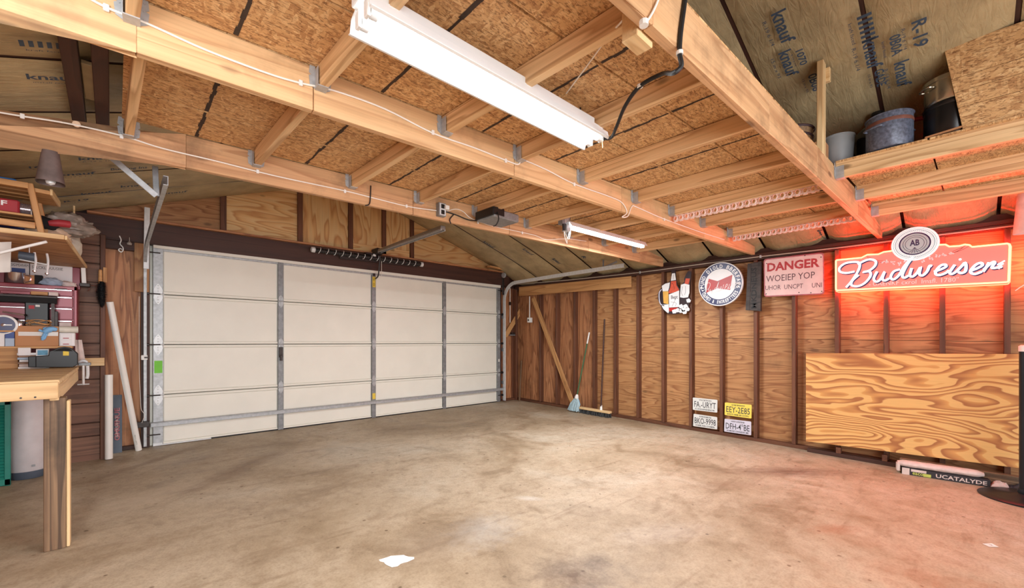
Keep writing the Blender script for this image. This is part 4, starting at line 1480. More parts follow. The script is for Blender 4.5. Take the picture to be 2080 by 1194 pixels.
class Sign:
    """local frame of a flat sign at X = const on the right wall; px() turns photo pixels into local x,y"""

    def __init__(s, u, v, X):
        s.X = X
        s.o = PX(u, v, X)
        s.M = FR(s.o)

    def px(s, u, v):
        p = PX(u, v, s.X)
        return (s.o.y - p.y, p.z - s.o.z)

    def poly(s, pts):
        return [s.px(u, v) for u, v in pts]

    def part(s, name, pts, z0, z1, mt, T, bevel=0):
        return MB().prism(s.poly(pts), z0, z1).build(name, mt, T, s.M, True, bevel)

    def stroke(s, pts, w, z, dz, n=4):
        """a flat ribbon (a painted or cut letter stroke) along pixel points"""
        P = [V((a, b, 0)) for a, b in s.poly(pts)]
        P = catmull(P, n) if len(P) > 2 else P
        m = MB()
        vs = []
        for i, p in enumerate(P):
            t = (P[min(i + 1, len(P) - 1)] - P[max(i - 1, 0)]).normalized()
            nn = V((-t.y, t.x, 0)) * w / 2
            vs += [p + nn + V((0, 0, z)), p - nn + V((0, 0, z)), p + nn + V((0, 0, z + dz)), p - nn + V((0, 0, z + dz))]
        fs = []
        for i in range(len(P) - 1):
            a, b = i * 4, i * 4 + 4
            fs += [(a + 2, a + 3, b + 3, b + 2), (a, a + 2, b + 2, b), (a + 3, a + 1, b + 1, b + 3)]
        return m.add(vs, fs)


# --- cut-out sign: beer mug, bottle and a second bottle in ice
S = Sign(1372, 595, 5.505)
q = lambda pts: [(1320 + x / 8.667, 530 + y / 8.667) for x, y in pts]
T = empty('cutout_beer_sign', S.o, 'cut-out sign of a beer mug, a bottle and a second bottle in ice', 'sign')
outl = q([(385, 170), (420, 150), (458, 165), (465, 290), (490, 420), (530, 490), (560, 420), (610, 370), (610, 310), (640, 240), (680, 180), (735, 185), (728, 300), (712, 380), (712, 520), (690, 600), (715, 700), (690, 790), (712, 850), (660, 905), (560, 920), (430, 940), (320, 930), (240, 860), (190, 770), (150, 680), (150, 580), (185, 500), (215, 470), (215, 430), (270, 395), (350, 375), (385, 280)])
S.part('sign_board', outl, 0, .012, G['sign_dark'], T)
S.part('mug_foam', q([(220, 440), (280, 400), (360, 380), (350, 470), (330, 530), (235, 535)]), .012, .015, G['sign_white'], T)
S.part('mug_beer', q([(238, 535), (335, 535), (335, 760), (250, 745)]), .012, .015, G['sign_amber'], T)
S.part('mug_base', q([(235, 770), (340, 760), (345, 900), (330, 920), (250, 850), (220, 800)]), .012, .015, G['sign_white'], T)
mh = MB()
mh.xf(Matrix.Identity(4))
S.stroke(q([(215, 500), (175, 560), (175, 680), (200, 760), (260, 790)]), .012, .012, .003).build('mug_handle', G['plate_lilac'], T, S.M, True)
S.part('bottle_glass', q([(382, 360), (470, 350), (478, 430), (520, 500), (520, 530), (345, 575), (340, 545), (370, 470)]), .012, .016, G['sign_orange'], T)
S.part('bottle_neck', q([(400, 220), (450, 215), (468, 335), (380, 350)]), .012, .016, G['sign_white'], T)
S.part('bottle_cap', q([(392, 170), (456, 165), (456, 215), (398, 222)]), .012, .018, G['sign_dark'], T)
S.part('bottle_label', q([(345, 590), (525, 520), (525, 810), (350, 820)]), .0125, .017, G['sign_white'], T)
S.part('bottle_foot', q([(345, 825), (500, 820), (470, 860), (380, 890), (345, 880)]), .012, .016, G['sign_red'], T)
x0, y0 = S.px(*q([(385, 690)])[0]); x1, y1 = S.px(*q([(500, 600)])[0])
text_obj('label_lettering', 'Bept', S.M, x0, y0, x1 - x0, y1 - y0, G['sign_dark'], T, .018, bold=.01)
S.part('second_bottle_label', q([(555, 420), (620, 400), (705, 420), (705, 560), (680, 640), (600, 650), (540, 640)]), .012, .016, G['sign_white'], T)
S.part('second_bottle_glass', q([(640, 310), (715, 310), (690, 410), (620, 400)]), .012, .016, G['sign_orange'], T)
S.part('second_bottle_base', q([(540, 655), (610, 650), (665, 740), (600, 770), (545, 750)]), .012, .016, G['sign_dark'], T)
for x, y in ((440, 890), (500, 870), (560, 800), (600, 860), (640, 800), (670, 850), (690, 700), (560, 880), (620, 900)):
    S.part('ice_cube', q([(x - 42, y - 20), (x + 10, y - 42), (x + 42, y - 5), (x + 30, y + 30), (x - 25, y + 35)]), .012, .02, G['sign_white'], T, bevel=.002)
for pts in ([(585, 450), (570, 560), (590, 620)], [(640, 440), (640, 540), (620, 600)], [(430, 240), (420, 330)], [(400, 400), (430, 420), (440, 500)], [(470, 660), (400, 800)], [(380, 720), (470, 740), (460, 800)]):
    S.stroke(q(pts), .003, .017, .0008).build('outline_stroke', G['sign_dark'], T, S.M, True)

# --- round sign
S = Sign(1465, 577, 5.49)
T = empty('round_beer_sign', S.o, 'round navy and white beer sign with a red bow tie', 'sign')
cx_, cy_ = S.px(1464.5, 577.5)
rx = (S.px(1509.5, 577)[0] - S.px(1420, 577)[0]) / 2
ry = (S.px(1464, 534)[1] - S.px(1464, 622)[1]) / 2
R_ = (rx + ry) / 2
circ = lambda r, n=48: [(cx_ + r * cos(2 * pi * i / n) * rx / R_, cy_ + r * sin(2 * pi * i / n) * ry / R_) for i in range(n)]
MB().prism(circ(R_), 0, .035).build('rim', G['sign_white'], T, S.M, True, .002)
MB().prism(circ(R_ * .955), .035, .037).build('navy_ring', G['navy_enamel'], T, S.M, True)
MB().prism(circ(R_ * .70), .037, .039).build('white_face', G['sign_white'], T, S.M, True)
q = lambda pts: [(1320 + x / 8.667, 530 + y / 8.667) for x, y in pts]
S.part('bow_tie', q([(1060, 318), (1215, 360), (1475, 248), (1455, 380), (1435, 515), (1210, 485), (1015, 565), (1030, 440)]), .039, .041, G['sign_red'], T)
ring_text('ring_lettering', 'D\u2022PUND DIOLD BBERFA86', S.M, cx_, cy_, R_ * .825, R_ * .17, radians(208), radians(-14), G['sign_white'], T, depth=.0378, bold=.03)
ring_text('ring_lettering', 'AMEO & INOREFTTEES', S.M, cx_, cy_, R_ * .825, R_ * .16, radians(216), radians(330), G['sign_white'], T, inward=True, depth=.0378, bold=.03)

# script name, digitised stroke by stroke in a 0..1 box
SCRIPT = [
    [(.107, .62), (.06, .645), (.026, .62), (.024, .55), (.055, .475), (.105, .45), (.135, .475), (.128, .60), (.09, .79), (.06, .90)],
    [(.125, .49), (.17, .42), (.20, .405), (.225, .44), (.22, .52), (.19, .60), (.155, .63), (.19, .62), (.195, .70), (.165, .82), (.125, .88), (.09, .86), (.095, .78), (.13, .68)],
    [(.232, .62), (.214, .74), (.226, .80), (.25, .76), (.275, .62), (.262, .74), (.275, .78), (.30, .74)],
    [(.36, .58), (.325, .62), (.308, .72), (.325, .76), (.355, .68), (.385, .52), (.432, .36)],
    [(.432, .36), (.40, .50), (.373, .68), (.385, .73), (.408, .69)],
    [(.425, .56), (.415, .68), (.43, .71), (.455, .64), (.475, .54), (.468, .66), (.485, .69), (.51, .62), (.525, .52), (.538, .525)],
    [(0.5490, 0.6230), (0.5876, 0.5820), (0.6160, 0.5328), (0.6108, 0.4967), (0.5876, 0.5131), (0.5619, 0.5984), (0.5593, 0.6639), (0.5799, 0.6836), (0.6134, 0.6475), (0.6330, 0.5984)],
    [(0.6649, 0.5000), (0.6469, 0.5820), (0.6366, 0.6393), (0.6495, 0.6639), (0.6727, 0.6230)],
    [(0.6727, 0.6230), (0.7010, 0.5328), (0.7227, 0.4639), (0.7278, 0.5492), (0.7216, 0.6230), (0.7010, 0.6475), (0.6845, 0.6279)],
    [(0.7474, 0.6148), (0.7887, 0.5656), (0.8186, 0.5082), (0.8103, 0.4672), (0.7835, 0.4967), (0.7577, 0.5820), (0.7552, 0.6393), (0.7784, 0.6639), (0.8155, 0.6230)],
    [(0.8557, 0.4590), (0.8392, 0.5492), (0.8222, 0.6230)],
    [(0.8273, 0.5852), (0.8557, 0.5000), (0.8789, 0.4508), (0.8876, 0.4672), (0.8737, 0.5328), (0.8789, 0.5590), (0.9278, 0.5361)],
]
bx = (1690 + 60 / 5.333, 1690 + 1900 / 5.333)


def script_pts(stroke, u0, v0, uw, vh, slope=0.0):
    return [(u0 + x * uw, v0 + y * vh + slope * x * uw) for x, y in stroke]


for st in SCRIPT:
    S.stroke(script_pts(st, 1425, 551, 90, 62, -.08), .0042, .041, .001).build('script_lettering', G['sign_white'], T, S.M, True)

# --- carved dark plaque
S = Sign(1530, 580, 5.50)
T = empty('carved_plaque', S.o, 'dark carved wooden plaque hanging on end between two signs', 'plaque')
pts = [(1520, 536), (1547, 531), (1546, 632), (1516, 630)]
S.part('plaque_board', pts, -.03, .02, G['plaque_wood'], T, .004)
S.part('plaque_edge', [(1516, 630), (1524, 630.5), (1527, 535), (1520, 536)], .02, .024, G['plaque_wood'], T)
S.part('plaque_edge', [(1540, 631.5), (1546, 632), (1547, 531), (1541, 532)], .02, .024, G['plaque_wood'], T)
a = S.px(1527, 627); b_ = S.px(1538, 543)
Mv = S.M @ Matrix.Translation(V((b_[0], a[1], 0))) @ Matrix.Rotation(pi / 2, 4, 'Z')
text_obj('carved_lettering', 'MKDNEUS', Mv, 0, 0, b_[1] - a[1], b_[0] - a[0], G['black_rubber'], T, .0225, bold=.02)

# --- danger plate
S = Sign(1612, 557, 5.50)
T = empty('danger_sign', S.o, 'rusted pink-white DANGER plate with faded red lettering', 'sign')
q = lambda pts: [(1300 + x / 4.952, 500 + y / 4.952) for x, y in pts]


def rounded(pts, f=.08):
    out = []
    n = len(pts)
    for i, p in enumerate(pts):
        a, c = V(pts[i - 1]), V(pts[(i + 1) % n]); p = V(p)
        for t in (0, .33, .66, 1):
            s = p + (a - p) * f * 1.0; e = p + (c - p) * f
            u = s.lerp(p, t); w = p.lerp(e, t)
            out.append(tuple(u.lerp(w, t)))
    return out


pq = q([(1245, 130), (1850, 62), (1855, 482), (1250, 510)])
S.part('plate_rim', rounded(pq, .06), 0, .004, G['faded_red'], T)
pq2 = q([(1256, 141), (1839, 76), (1844, 472), (1261, 499)])
S.part('plate_face', rounded(pq2, .06), .004, .0055, G['danger_plate'], T)


def sheared_text(S, T, name, body, bl, br, tl, mt, depth, bold=.02):
    """lettering whose baseline runs between two pixel points on the sign"""
    a, b, c = V(S.px(*bl)).to_3d(), V(S.px(*br)).to_3d(), V(S.px(*tl)).to_3d()
    x = (b - a)
    M = S.M @ Matrix.Translation(a) @ Matrix.Rotation(atan2(x.y, x.x), 4, 'Z')
    hh = (c - a).length
    return text_obj(name, body, M, 0, 0, x.length, hh, mt, T, depth, bold)


P = lambda x, y: q([(x, y)])[0]
sheared_text(S, T, 'danger_lettering', 'DANGER', P(1280, 258), P(1808, 208), P(1280, 172), G['danger_red'], .006, .035)
sheared_text(S, T, 'faded_lettering', 'WOEIEP YOP', P(1270, 362), P(1760, 320), P(1270, 300), G['faded_dark'], .006, .0)
sheared_text(S, T, 'faded_lettering', 'UHOR  UNCPT     UNI', P(1262, 442), P(1830, 412), P(1262, 398), G['faded_dark'], .006, .0)
for x, y in ((1275, 175), (1822, 110), (1270, 480), (1830, 455), (1600, 465), (1720, 468), (1660, 95)):
    c = S.px(*P(x, y))
    MB().prism([(c[0] + .006 * cos(k), c[1] + .006 * sin(k)) for k in [2 * pi * i / 8 for i in range(8)]], .0055, .0062).build('rust_spot', G['dark_steel'], T, S.M, True)

# --- lit beer sign
S = Sign(1875, 545, 5.43)
T = empty('neon_beer_sign', S.o, 'lit red beer sign with white script and a round seal', 'sign')
q = lambda pts: [(1690 + x / 5.333, 450 + y / 5.333) for x, y in pts]
ol = [(36, 418), (48, 408), (320, 382), (380, 350), (500, 345), (560, 320), (640, 310), (1160, 243), (1230, 240), (1272, 262), (1380, 255), (1440, 240), (1490, 245), (1520, 266), (1900, 228), (1926, 234), (1938, 260), (1922, 650), (1908, 664), (1880, 668), (60, 756), (36, 748), (33, 730)]
S.part('sign_case', q(ol), -.055, 0, G['sign_red'], T)
S.part('sign_face', q(ol), 0, .004, G['sign_red_face'], T)


def neon(name, pts, r, mt, z, closed=False):
    P3 = [S.M @ V((a, b, z)) for a, b in S.poly(pts)]
    if closed: P3.append(P3[0])
    return MB().tube(P3, r, 8).build(name, mt, T, smooth=True)


inset = [(44, 424), (54, 418), (322, 392), (384, 360), (504, 355), (564, 330), (640, 320), (1160, 253), (1228, 250), (1270, 272), (1380, 265), (1440, 250), (1487, 255), (1518, 276), (1896, 239), (1918, 246), (1926, 268), (1912, 640), (1902, 654), (1876, 658), (62, 746), (48, 740), (44, 724)]
neon('border_tube', q(inset), .007, G['neon_amber'], .012, True)
for st in SCRIPT:
    pp = script_pts(st, 1690 + 40 / 5.333, 450 + 165 / 5.333, 1940 / 5.333, 610 / 5.333)
    P3 = [V((a, b, 0)) for a, b in S.poly(pp)]
    cm = catmull(P3, 5)
    sh = MB().tube([S.M @ (p + V((.006, -.007, .006))) for p in cm], .0125, 6).build('script_shadow', G['navy_enamel'], T, smooth=True)
    MB().tube([S.M @ (p + V((0, 0, .016))) for p in cm], .0098, 8).build('script_tube', G['neon_white'], T, smooth=True)
c = S.px(*q([(1388, 412)])[0])
MB().lathe([(0, -.009), (.009, -.004), (.009, .004), (0, .009)], S.M @ V((c[0], c[1], .016)), 10, axis=(-1, 0, 0)).build('script_tube', G['neon_white'], T, smooth=True)
for k in range(3):
    neon('script_tube', q([(1790 + 6 * k, 470 + 22 * k), (1870 - 14 * k, 425 + 30 * k)]), .005, G['neon_white'], .016)
sheared_text(S, T, 'slogan_lettering', '- UAENKF cxrol  Imsfl. 1780"', q([(400, 700)])[0], q([(1370, 650)])[0], q([(400, 655)])[0], G['sign_white'], .006, .0)
for sx, pts in ((-1, [(800, 440), (730, 455), (660, 450), (600, 430), (560, 440)]), (1, [(1000, 420), (1080, 400), (1150, 370), (1220, 360), (1290, 345)])):
    for i, (x, y) in enumerate(pts):
        for j in range(6):
            xx, yy = x + random.uniform(-25, 25), y + random.uniform(-22, 22) * (1 - i * .15)
            cc = S.px(*q([(xx, yy)])[0])
            MB().lathe([(0, -.006), (.008, 0), (0, .011)], S.M @ V((cc[0], cc[1], .006)), 6, axis=(0, sx * .6, .6)).build('barley_grain', G['sign_white'], T, smooth=True)
for pts in ([(600, 430), (480, 415), (375, 375)], [(580, 445), (470, 430), (380, 390)], [(1250, 360), (1360, 320), (1440, 265)], [(1280, 350), (1400, 310), (1480, 270)], [(1260, 350), (1350, 305), (1420, 280)]):
    S.stroke(q(pts), .003, .004, .001).build('barley_awn', G['sign_dark'], T, S.M, True)
cc = S.px(*q([(897, 243)])[0])
rx = (S.px(*q([(1160, 243)])[0])[0] - S.px(*q([(635, 243)])[0])[0]) / 2
ry = (S.px(*q([(897, 62)])[0])[1] - S.px(*q([(897, 424)])[0])[1]) / 2
circ = lambda f, n=48: [(cc[0] + f * rx * cos(2 * pi * i / n), cc[1] + f * ry * sin(2 * pi * i / n)) for i in range(n)]
MB().prism(circ(1.0), -.03, .022).build('seal_disc', G['sign_disc_face'], T, S.M, True, .004)


def ringband(name, f0, f1, z, mt):
    a, b = circ(f0, 48), circ(f1, 48)
    vs = [(x, y, z) for x, y in a] + [(x, y, z) for x, y in b]
    return MB().add(vs, [(i, (i + 1) % 48, 48 + (i + 1) % 48, 48 + i) for i in range(48)]).build(name, mt, T, S.M, True)


ringband('seal_tint', .0, .60, .0222, MATS.get('pale_teal') or mat('pale_teal', (176, 208, 216), .5, var=.05))
ringband('seal_ring', .885, .90, .0225, G['teal_ink'])
ringband('seal_ring', .80, .825, .0225, G['teal_ink'])
ringband('seal_ring', .60, .67, .0225, G['navy_enamel'])
ringband('seal_ring', .38, .40, .0225, G['navy_enamel'])
ringband('seal_ring', .48, .50, .0225, G['navy_enamel'])
m = MB()
for i in range(60):
    g = 2 * pi * i / 60
    p0, p1 = V((cc[0] + .70 * rx * cos(g), cc[1] + .70 * ry * sin(g), .0226)), V((cc[0] + .79 * rx * cos(g + .06), cc[1] + .79 * ry * sin(g + .06), .0226))
    t = V((-sin(g), cos(g), 0)) * .0014
    m.add([p0 - t, p0 + t, p1 + t, p1 - t], [(0, 1, 2, 3)])
m.build('seal_ticks', G['teal_ink'], T, S.M, True)
text_obj('seal_letters', 'AB', S.M, cc[0] - rx * .2, cc[1] - ry * .12, rx * .40, ry * .36, G['navy_enamel'], T, .0228, bold=.03)
m = MB()
for k in range(-2, 3):
    a = V((cc[0], cc[1] - ry * .22, .0227)); b = V((cc[0] + k * rx * .13, cc[1] - ry * .55, .0227))
    t = V((.0016, 0, 0))
    m.add([a - t, a + t, b + t, b - t], [(0, 1, 2, 3)])
m.build('seal_sheaf', G['navy_enamel'], T, S.M, True)
MB().tube(catmull([S.M @ V((.62, .12, -.03)), S.M @ V((.66, .14, -.05)), S.M @ V((.66, -.12, -.05)), S.M @ V((.55, -.25, -.05))], 5), .004, 6).build('sign_cord', G['cable_white'], T, smooth=True)
neon('halo_tube', q(ol), .009, G['neon_red'], -.062, True)  # unseen red tube added behind the case to glow on the wall
# light the red sign throws into the room
rl = bpy.data.lights.new('sign_glow', 'AREA'); rl.shape = 'RECTANGLE'; rl.size = 1.2; rl.size_y = .3; rl.energy = SIGN_W; rl.color = (1, .10, .06)
ro = bpy.data.objects.new('sign_glow', rl); COL.objects.link(ro)
ro.location = S.o + V((-.06, 0, -.02)); ro.rotation_euler = (V((-1, 0, -.02))).to_track_quat('-Z', 'Y').to_euler()
rl2 = bpy.data.lights.new('sign_back_glow', 'AREA'); rl2.shape = 'RECTANGLE'; rl2.size = 1.3; rl2.size_y = .28; rl2.energy = SIGN_BACK_W; rl2.color = (1, .10, .05)
ro2 = bpy.data.objects.new('sign_back_glow', rl2); COL.objects.link(ro2)
ro2.location = S.o + V((.057, 0, -.02)); ro2.rotation_euler = (V((1, 0, 0))).to_track_quat('-Z', 'Y').to_euler()

# --- licence plates between the studs
for (pts, body, top, bot, mt, lab) in [
    ([(1407.5, 807), (1457.5, 812), (1457, 838), (1407.5, 832)], 'FA.-URYT', 'VACIETION', 'IC AVANSFRENENS BR', 'plate_white', 'white licence plate reading FA.-URYT, upper of its pair'),
    ([(1409, 840), (1457, 847), (1457, 872), (1408, 865)], 'BKO-9998', 'INTERCROMNTIES', 'CHER NN COMER', 'plate_white', 'white licence plate reading BKO-9998, lower of its pair'),
    ([(1472.5, 817), (1527, 822), (1526.5, 850), (1472, 842.5)], 'EEY-2E85', 'COLTOMN TERNFLIPSONTN IC', 'BONTO NEIM NN COTITU', 'plate_yellow', 'yellow licence plate between the studs'),
    ([(1472, 850), (1526, 856), (1526, 884), (1471, 876)], 'DFH-4\u00b0BE', 'LOUIOR TLUONCORVAES', 'IN MDNE CANNEOIC ME', 'plate_lilac', 'pale lilac licence plate under the yellow one')]:
    S = Sign(sum(p[0] for p in pts) / 4, sum(p[1] for p in pts) / 4, 5.53)
    T = empty('licence_plate', S.o, lab, 'licence plate', 'licence plates on the studs')
    S.part('plate', rounded(pts, .05), 0, .003, G[mt], T)
    (a, b, c, d) = [V(p) for p in pts]

    def uvp(x, y):
        return tuple(a.lerp(b, x).lerp(d.lerp(c, x), y))
    sheared_text(S, T, 'plate_number', body, uvp(.06, .74), uvp(.94, .74), uvp(.06, .27), G['plate_ink'], .004, .005)
    sheared_text(S, T, 'plate_lettering', top, uvp(.25, .20), uvp(.75, .20), uvp(.25, .09), G['plate_ink'], .004)
    sheared_text(S, T, 'plate_lettering', bot, uvp(.1, .93), uvp(.9, .93), uvp(.1, .82), G['plate_ink'], .004)

# ------------------------------------------------------------------ leaning plywood sheet and what lies at its foot
Xp = 5.46
pl = [PX(1637, 717, Xp), PX(2072, 719, Xp), PX(2072, 951, Xp), PX(1637, 896, Xp)]
for p in pl[:2]: p.x = 5.50
pl = [PX(1637, 717, 5.51), PX(2072, 719, 5.51), PX(2072, 951, 5.44), PX(1637, 896, 5.44)]
ctr = (pl[0] + pl[2]) / 2
o = slab('plywood_sheet', pl, .015, G['ply_yellow'], None, grain=pl[1] - pl[0], bev=.001)
tag(o, 'large yellow plywood sheet with bold grain leaning against the studs', 'plywood')
for u, nm in ((1703, .05), (1797, .05)):
    p = PX(u, 905, 5.47)
    b = board('support_block', (5.50, p.y - .04, fz(p.y) + .055), (5.50, p.y + .04, fz(p.y) + .055), .07, .03, G['stud_wood'], None)
y0, y1 = PX(1640, 915, 5.47).y, PX(1824, 940, 5.47).y
bpy.data.objects.remove(b)
for o2 in [o_ for o_ in bpy.data.objects if o_.name.startswith('support_block')]: bpy.data.objects.remove(o2)
ctr2 = V((5.49, (y0 + y1) / 2, 0))
o = board('foot_rail', (5.485, y0, fz(y0) + .02), (5.485, -.4, fz(-.4) + .02), .06, .04, G['dark_wood'], None)
tag(o, 'dark timber rail on the floor under the plywood sheet', 'rail')
for u in (1703, 1797):
    y = PX(u, 905, 5.46).y
    MB().box((5.455, y - .02, fz(y) + .04), (5.515, y + .02, fz(y) + .10)).build('spacer_block', G['stud_wood'], o, bevel=.002)

mat('box_pinkwhite', (214, 196, 190), .7, var=.12, vs=20)
mat('box_black', (44, 40, 46), .6, var=.1)
mat('box_lime', (198, 206, 96), .6, var=.1)
mat('old_board', (150, 118, 98), .7, var=.2, vs=10)
# long box of tubes in a torn wrapper
a0, a1 = PF(1832, 962), PF(2012, 990)
dirx = (a1 - a0); dirx.z = 0; dirx.normalize()
a1.z = fz(a1.y); a0.z = fz(a0.y)
dirx = (a1 - a0).normalized()
perp = V((-dirx.y, dirx.x, 0)) 
if perp.x < 0: perp = -perp
Lb = (a1 - a0).length
T = empty('tube_carton', a0.lerp(a1, .5), 'long black and white carton of tubes in torn wrapping under the plywood', 'carton')
Mc = frame(a0, dirx, V((0, 0, 1)))   # z towards the camera side
if (Mc.to_3x3() @ V((0, 0, 1))).dot(CAMP - a0) < 0:
    Mc = Mc
hC = .06
zs = 1 if (Mc.to_3x3() @ V((0, 0, 1))).dot(CAMP - a0) > 0 else -1
MB().box((0, 0, -.11 * zs), (Lb, hC, 0)).build('carton_body', G['box_black'], T, Mc, True, bevel=.003)
MB().box((.0, .0, 0), (.05, hC, .0015 * zs)).build('carton_end_panel', G['box_pinkwhite'], T, Mc, True)
MB().box((.06, .034, 0), (.16, hC - .004, .0012 * zs)).build('carton_print', G['box_pinkwhite'], T, Mc, True)
MB().box((.14, .004, 0), (.19, .03, .0012 * zs)).build('carton_print', G['box_lime'], T, Mc, True)
text_obj('carton_lettering', 'UCATALYDE', Mc, .22, .012, Lb - .24, .034, G['box_pinkwhite'], T, .0018 * zs, bold=.02)
text_obj('carton_lettering', 'eaco', Mc, .07, .008, .07, .022, G['box_lime'], T, .0018 * zs, bold=.01)
# rumpled paper roll on top of it
def rollfn(a, b):
    g = 2 * pi * a
    x = -.03 + (Lb + .0) * b
    r = .042 * (1 + .10 * mnoise.noise(V((b * 14, cos(g) * 2, sin(g) * 2)))) * min(1, .55 + 6 * min(b, 1 - b))
    return V((x, hC + .028 + r * .72 * sin(g), -.055 * zs + r * 1.25 * cos(g)))
MB().grid(rollfn, 16, 30).build('paper_wrap', G['box_pinkwhite'], T, Mc, True, smooth=True)
MB().box((-.035, .02, -.1 * zs), (-.012, .085, -.01 * zs)).build('end_flap', G['box_pinkwhite'], T, Mc, True, bevel=.004)
# boards behind
p0, p1 = PF(1850, 930), PF(2068, 975)
o = board('floor_board', V((5.415, .42, fz(.42) + .075)), V((5.425, -.32, fz(-.32) + .075)), .05, .11, G['weathered'], None)
o.location.z -= .018
WM[o.name] = o.matrix_local.copy()
tag(o, 'weathered board lying on edge between the carton and the plywood', 'board')
p = PF(2035, 985)
T = empty('crumpled_package', V((5.37, -.2, fz(-.2))), 'crumpled grey package at the end of the long carton', 'package')
for i, (dx_, dy_, w_, h_, mt) in enumerate(((0, 0, .07, .05, 'box_pinkwhite'), (.04, -.10, .08, .045, 'box_black'), (-.01, -.13, .06, .03, 'old_board'))):
    c = V((5.37 + dx_, -.2 + dy_, fz(-.2 + dy_)))
    MB().grid(lambda a, b: c + V((w_ * (a - .5) * 1.6, w_ * (b - .5) * 1.6, max(.001, h_ * (1 - (2 * a - 1) ** 4) * (1 - (2 * b - 1) ** 4) * (1 + .5 * mnoise.noise(V((a * 5, b * 5, i * 7)))))))
              , 10, 10).build('crumpled_wrap', G[mt], T, smooth=True)
# stand with round foot at the right edge
mat('stand_black', (34, 38, 44), .38, .3, var=.15, vs=8)
c = PF(2086, 1016)
R0 = (PF(2085, 1046) - PF(2085, 968)).length / 2
c = V((c.x, c.y, fz(c.y)))
T = empty('pole_stand', c, 'dark stand with a round weighted foot and thick upright pole', 'stand')
MB().lathe([(.255, 0), (.26, .012), (.248, .02), (.232, .026), (.215, .03), (.06, .042), (.05, .05)], c, 48).build('round_foot', G['stand_black'], T, smooth=True)
pc = V((c.x + .0, c.y + .0, 0))
MB().tube([pc + V((0, 0, c.z + .04)), pc + V((0, 0, 1.02))], .040, 20).build('pole', G['stand_black'], T, smooth=True)
MB().lathe([(.045, 0), (.05, .02), (.045, .04)], pc + V((0, 0, c.z + .045)), 20).build('collar', G['stand_black'], T, smooth=True)
MB().lathe([(.043, 0), (.043, .04), (.03, .05)], pc + V((0, 0, 1.02)), 20).build('pole_cap', G['white_plastic'], T, smooth=True)
# scrap of paper on the floor
p = PF(2012, 1108)
Ms = Matrix.Translation(V((p.x, p.y, fz(p.y) + .001))) @ Matrix.Rotation(-.8, 4, 'Z')
T = empty('paper_scrap', Ms.translation, 'small cream paper scrap on the floor near the stand', 'paper')
MB().grid(lambda a, b: V(((a - .5) * .055, (b - .5) * .04, .0012 + .003 * a * b)), 6, 5).build('sheet', G['white_paper'], T, Ms, True)
text_obj('scrap_print', '2', Ms, -.004, -.008, .012, .016, G['ink_black'], T, .0042)
# hanging roll at the right edge above the sign
p = PX(2072, 430, 5.35)
T = empty('hanging_bag', p, 'pale pink-lit paper bag hanging at the end of the wall top', 'bag')
MB().grid(lambda a, b: p + V((.05 * cos(2 * pi * a), -.06 + (.07 + .03 * b) * sin(2 * pi * a), .22 - .40 * b)), 16, 6).build('bag_body', G['box_pinkwhite'], T, smooth=True)
MB().lathe([(.02, 0), (.07, .04), (.05, .08)], p + V((0, -.06, .2)), 12).build('bag_top', G['old_board'], T, smooth=True)

# ------------------------------------------------------------------ loft on the right: post, pots, carboy, bucket
mat('dark_bag', (52, 30, 34), .6, var=.3, vs=20)
mat('wicker', (120, 92, 64), .7, var=.4, vs=60)
mat('enamel_speckle', (92, 98, 116), .4, .1, var=.45, vs=60)
mat('rust_band', (120, 74, 62), .6, var=.2, vs=30)
mat('stainless', (176, 168, 152), .24, .9, var=.05)
mat('black_pot', (26, 25, 27), .3, .3, var=.1)
mat('dark_glass', (34, 30, 30), .1, .0, var=.0)
mat('grey_plastic', (150, 154, 158), .45, var=.05)
mat('mat_bluegrey', (66, 78, 92), .7, var=.15, vs=15)
mat('red_plastic', (172, 36, 48), .4, var=.08)
mat('cardboard', (186, 132, 90), .75, var=.06, vs=8)

LZ = HTP + .024
px_ = on_beam(B3, 3.37)
T = empty('loft_post', (px_.x, px_.y + .02, HTP), 'upright pine post standing on the near tie beam up to the roof', 'post')
board('post', (px_.x, px_.y + .019, HTP - .0), (px_.x + .01, px_.y + .019, roof_h(3.38) - .03), .075, .036, G['pine'], T, up=(0, 1, 0))
board('cleat', (px_.x + .062, px_.y - .02, roof_h(3.43) - .085), (px_.x + .062, px_.y + .04, roof_h(3.43) - .085), .036, .09, G['pine'], T)
o = MB().box((3.655, -.9, LZ), (3.95, .52, LZ + .014)).build('foam_mat', G['mat_bluegrey'], None, bevel=.004)
tag(o, 'thin blue-grey mat lying along the edge of the loft', 'mat')
LZ += .014


def pot(name, c, r, h, label, cat, body, lip=True, group=None):
    T = empty(name, c, label, cat, group)
    c = V(c)
    MB().lathe([(r * .93, 0), (r, .012), (r, h - .004), (r + .006, h), (r + .002, h + .004), (r - .004, h), (r - .004, .02)], c, 36, cap=False).build('pot_body', G[body], T, smooth=True)
    MB().lathe([(0, .004), (r * .93, .004)], c, 36, cap=False).build('pot_floor', G[body], T)
    return T


def lug(T, c, r, z, ang, mt, s=.05):
    d = V((cos(ang), sin(ang), 0)); t = V((-sin(ang), cos(ang), 0))
    p = V(c) + V((0, 0, z)) + d * r
    pts = [p - t * s, p - t * s + d * .025, p + d * .035, p + t * s + d * .025, p + t * s]
    MB().tube(catmull(pts, 4), .006, 8).build('pot_handle', G[mt], T, smooth=True)


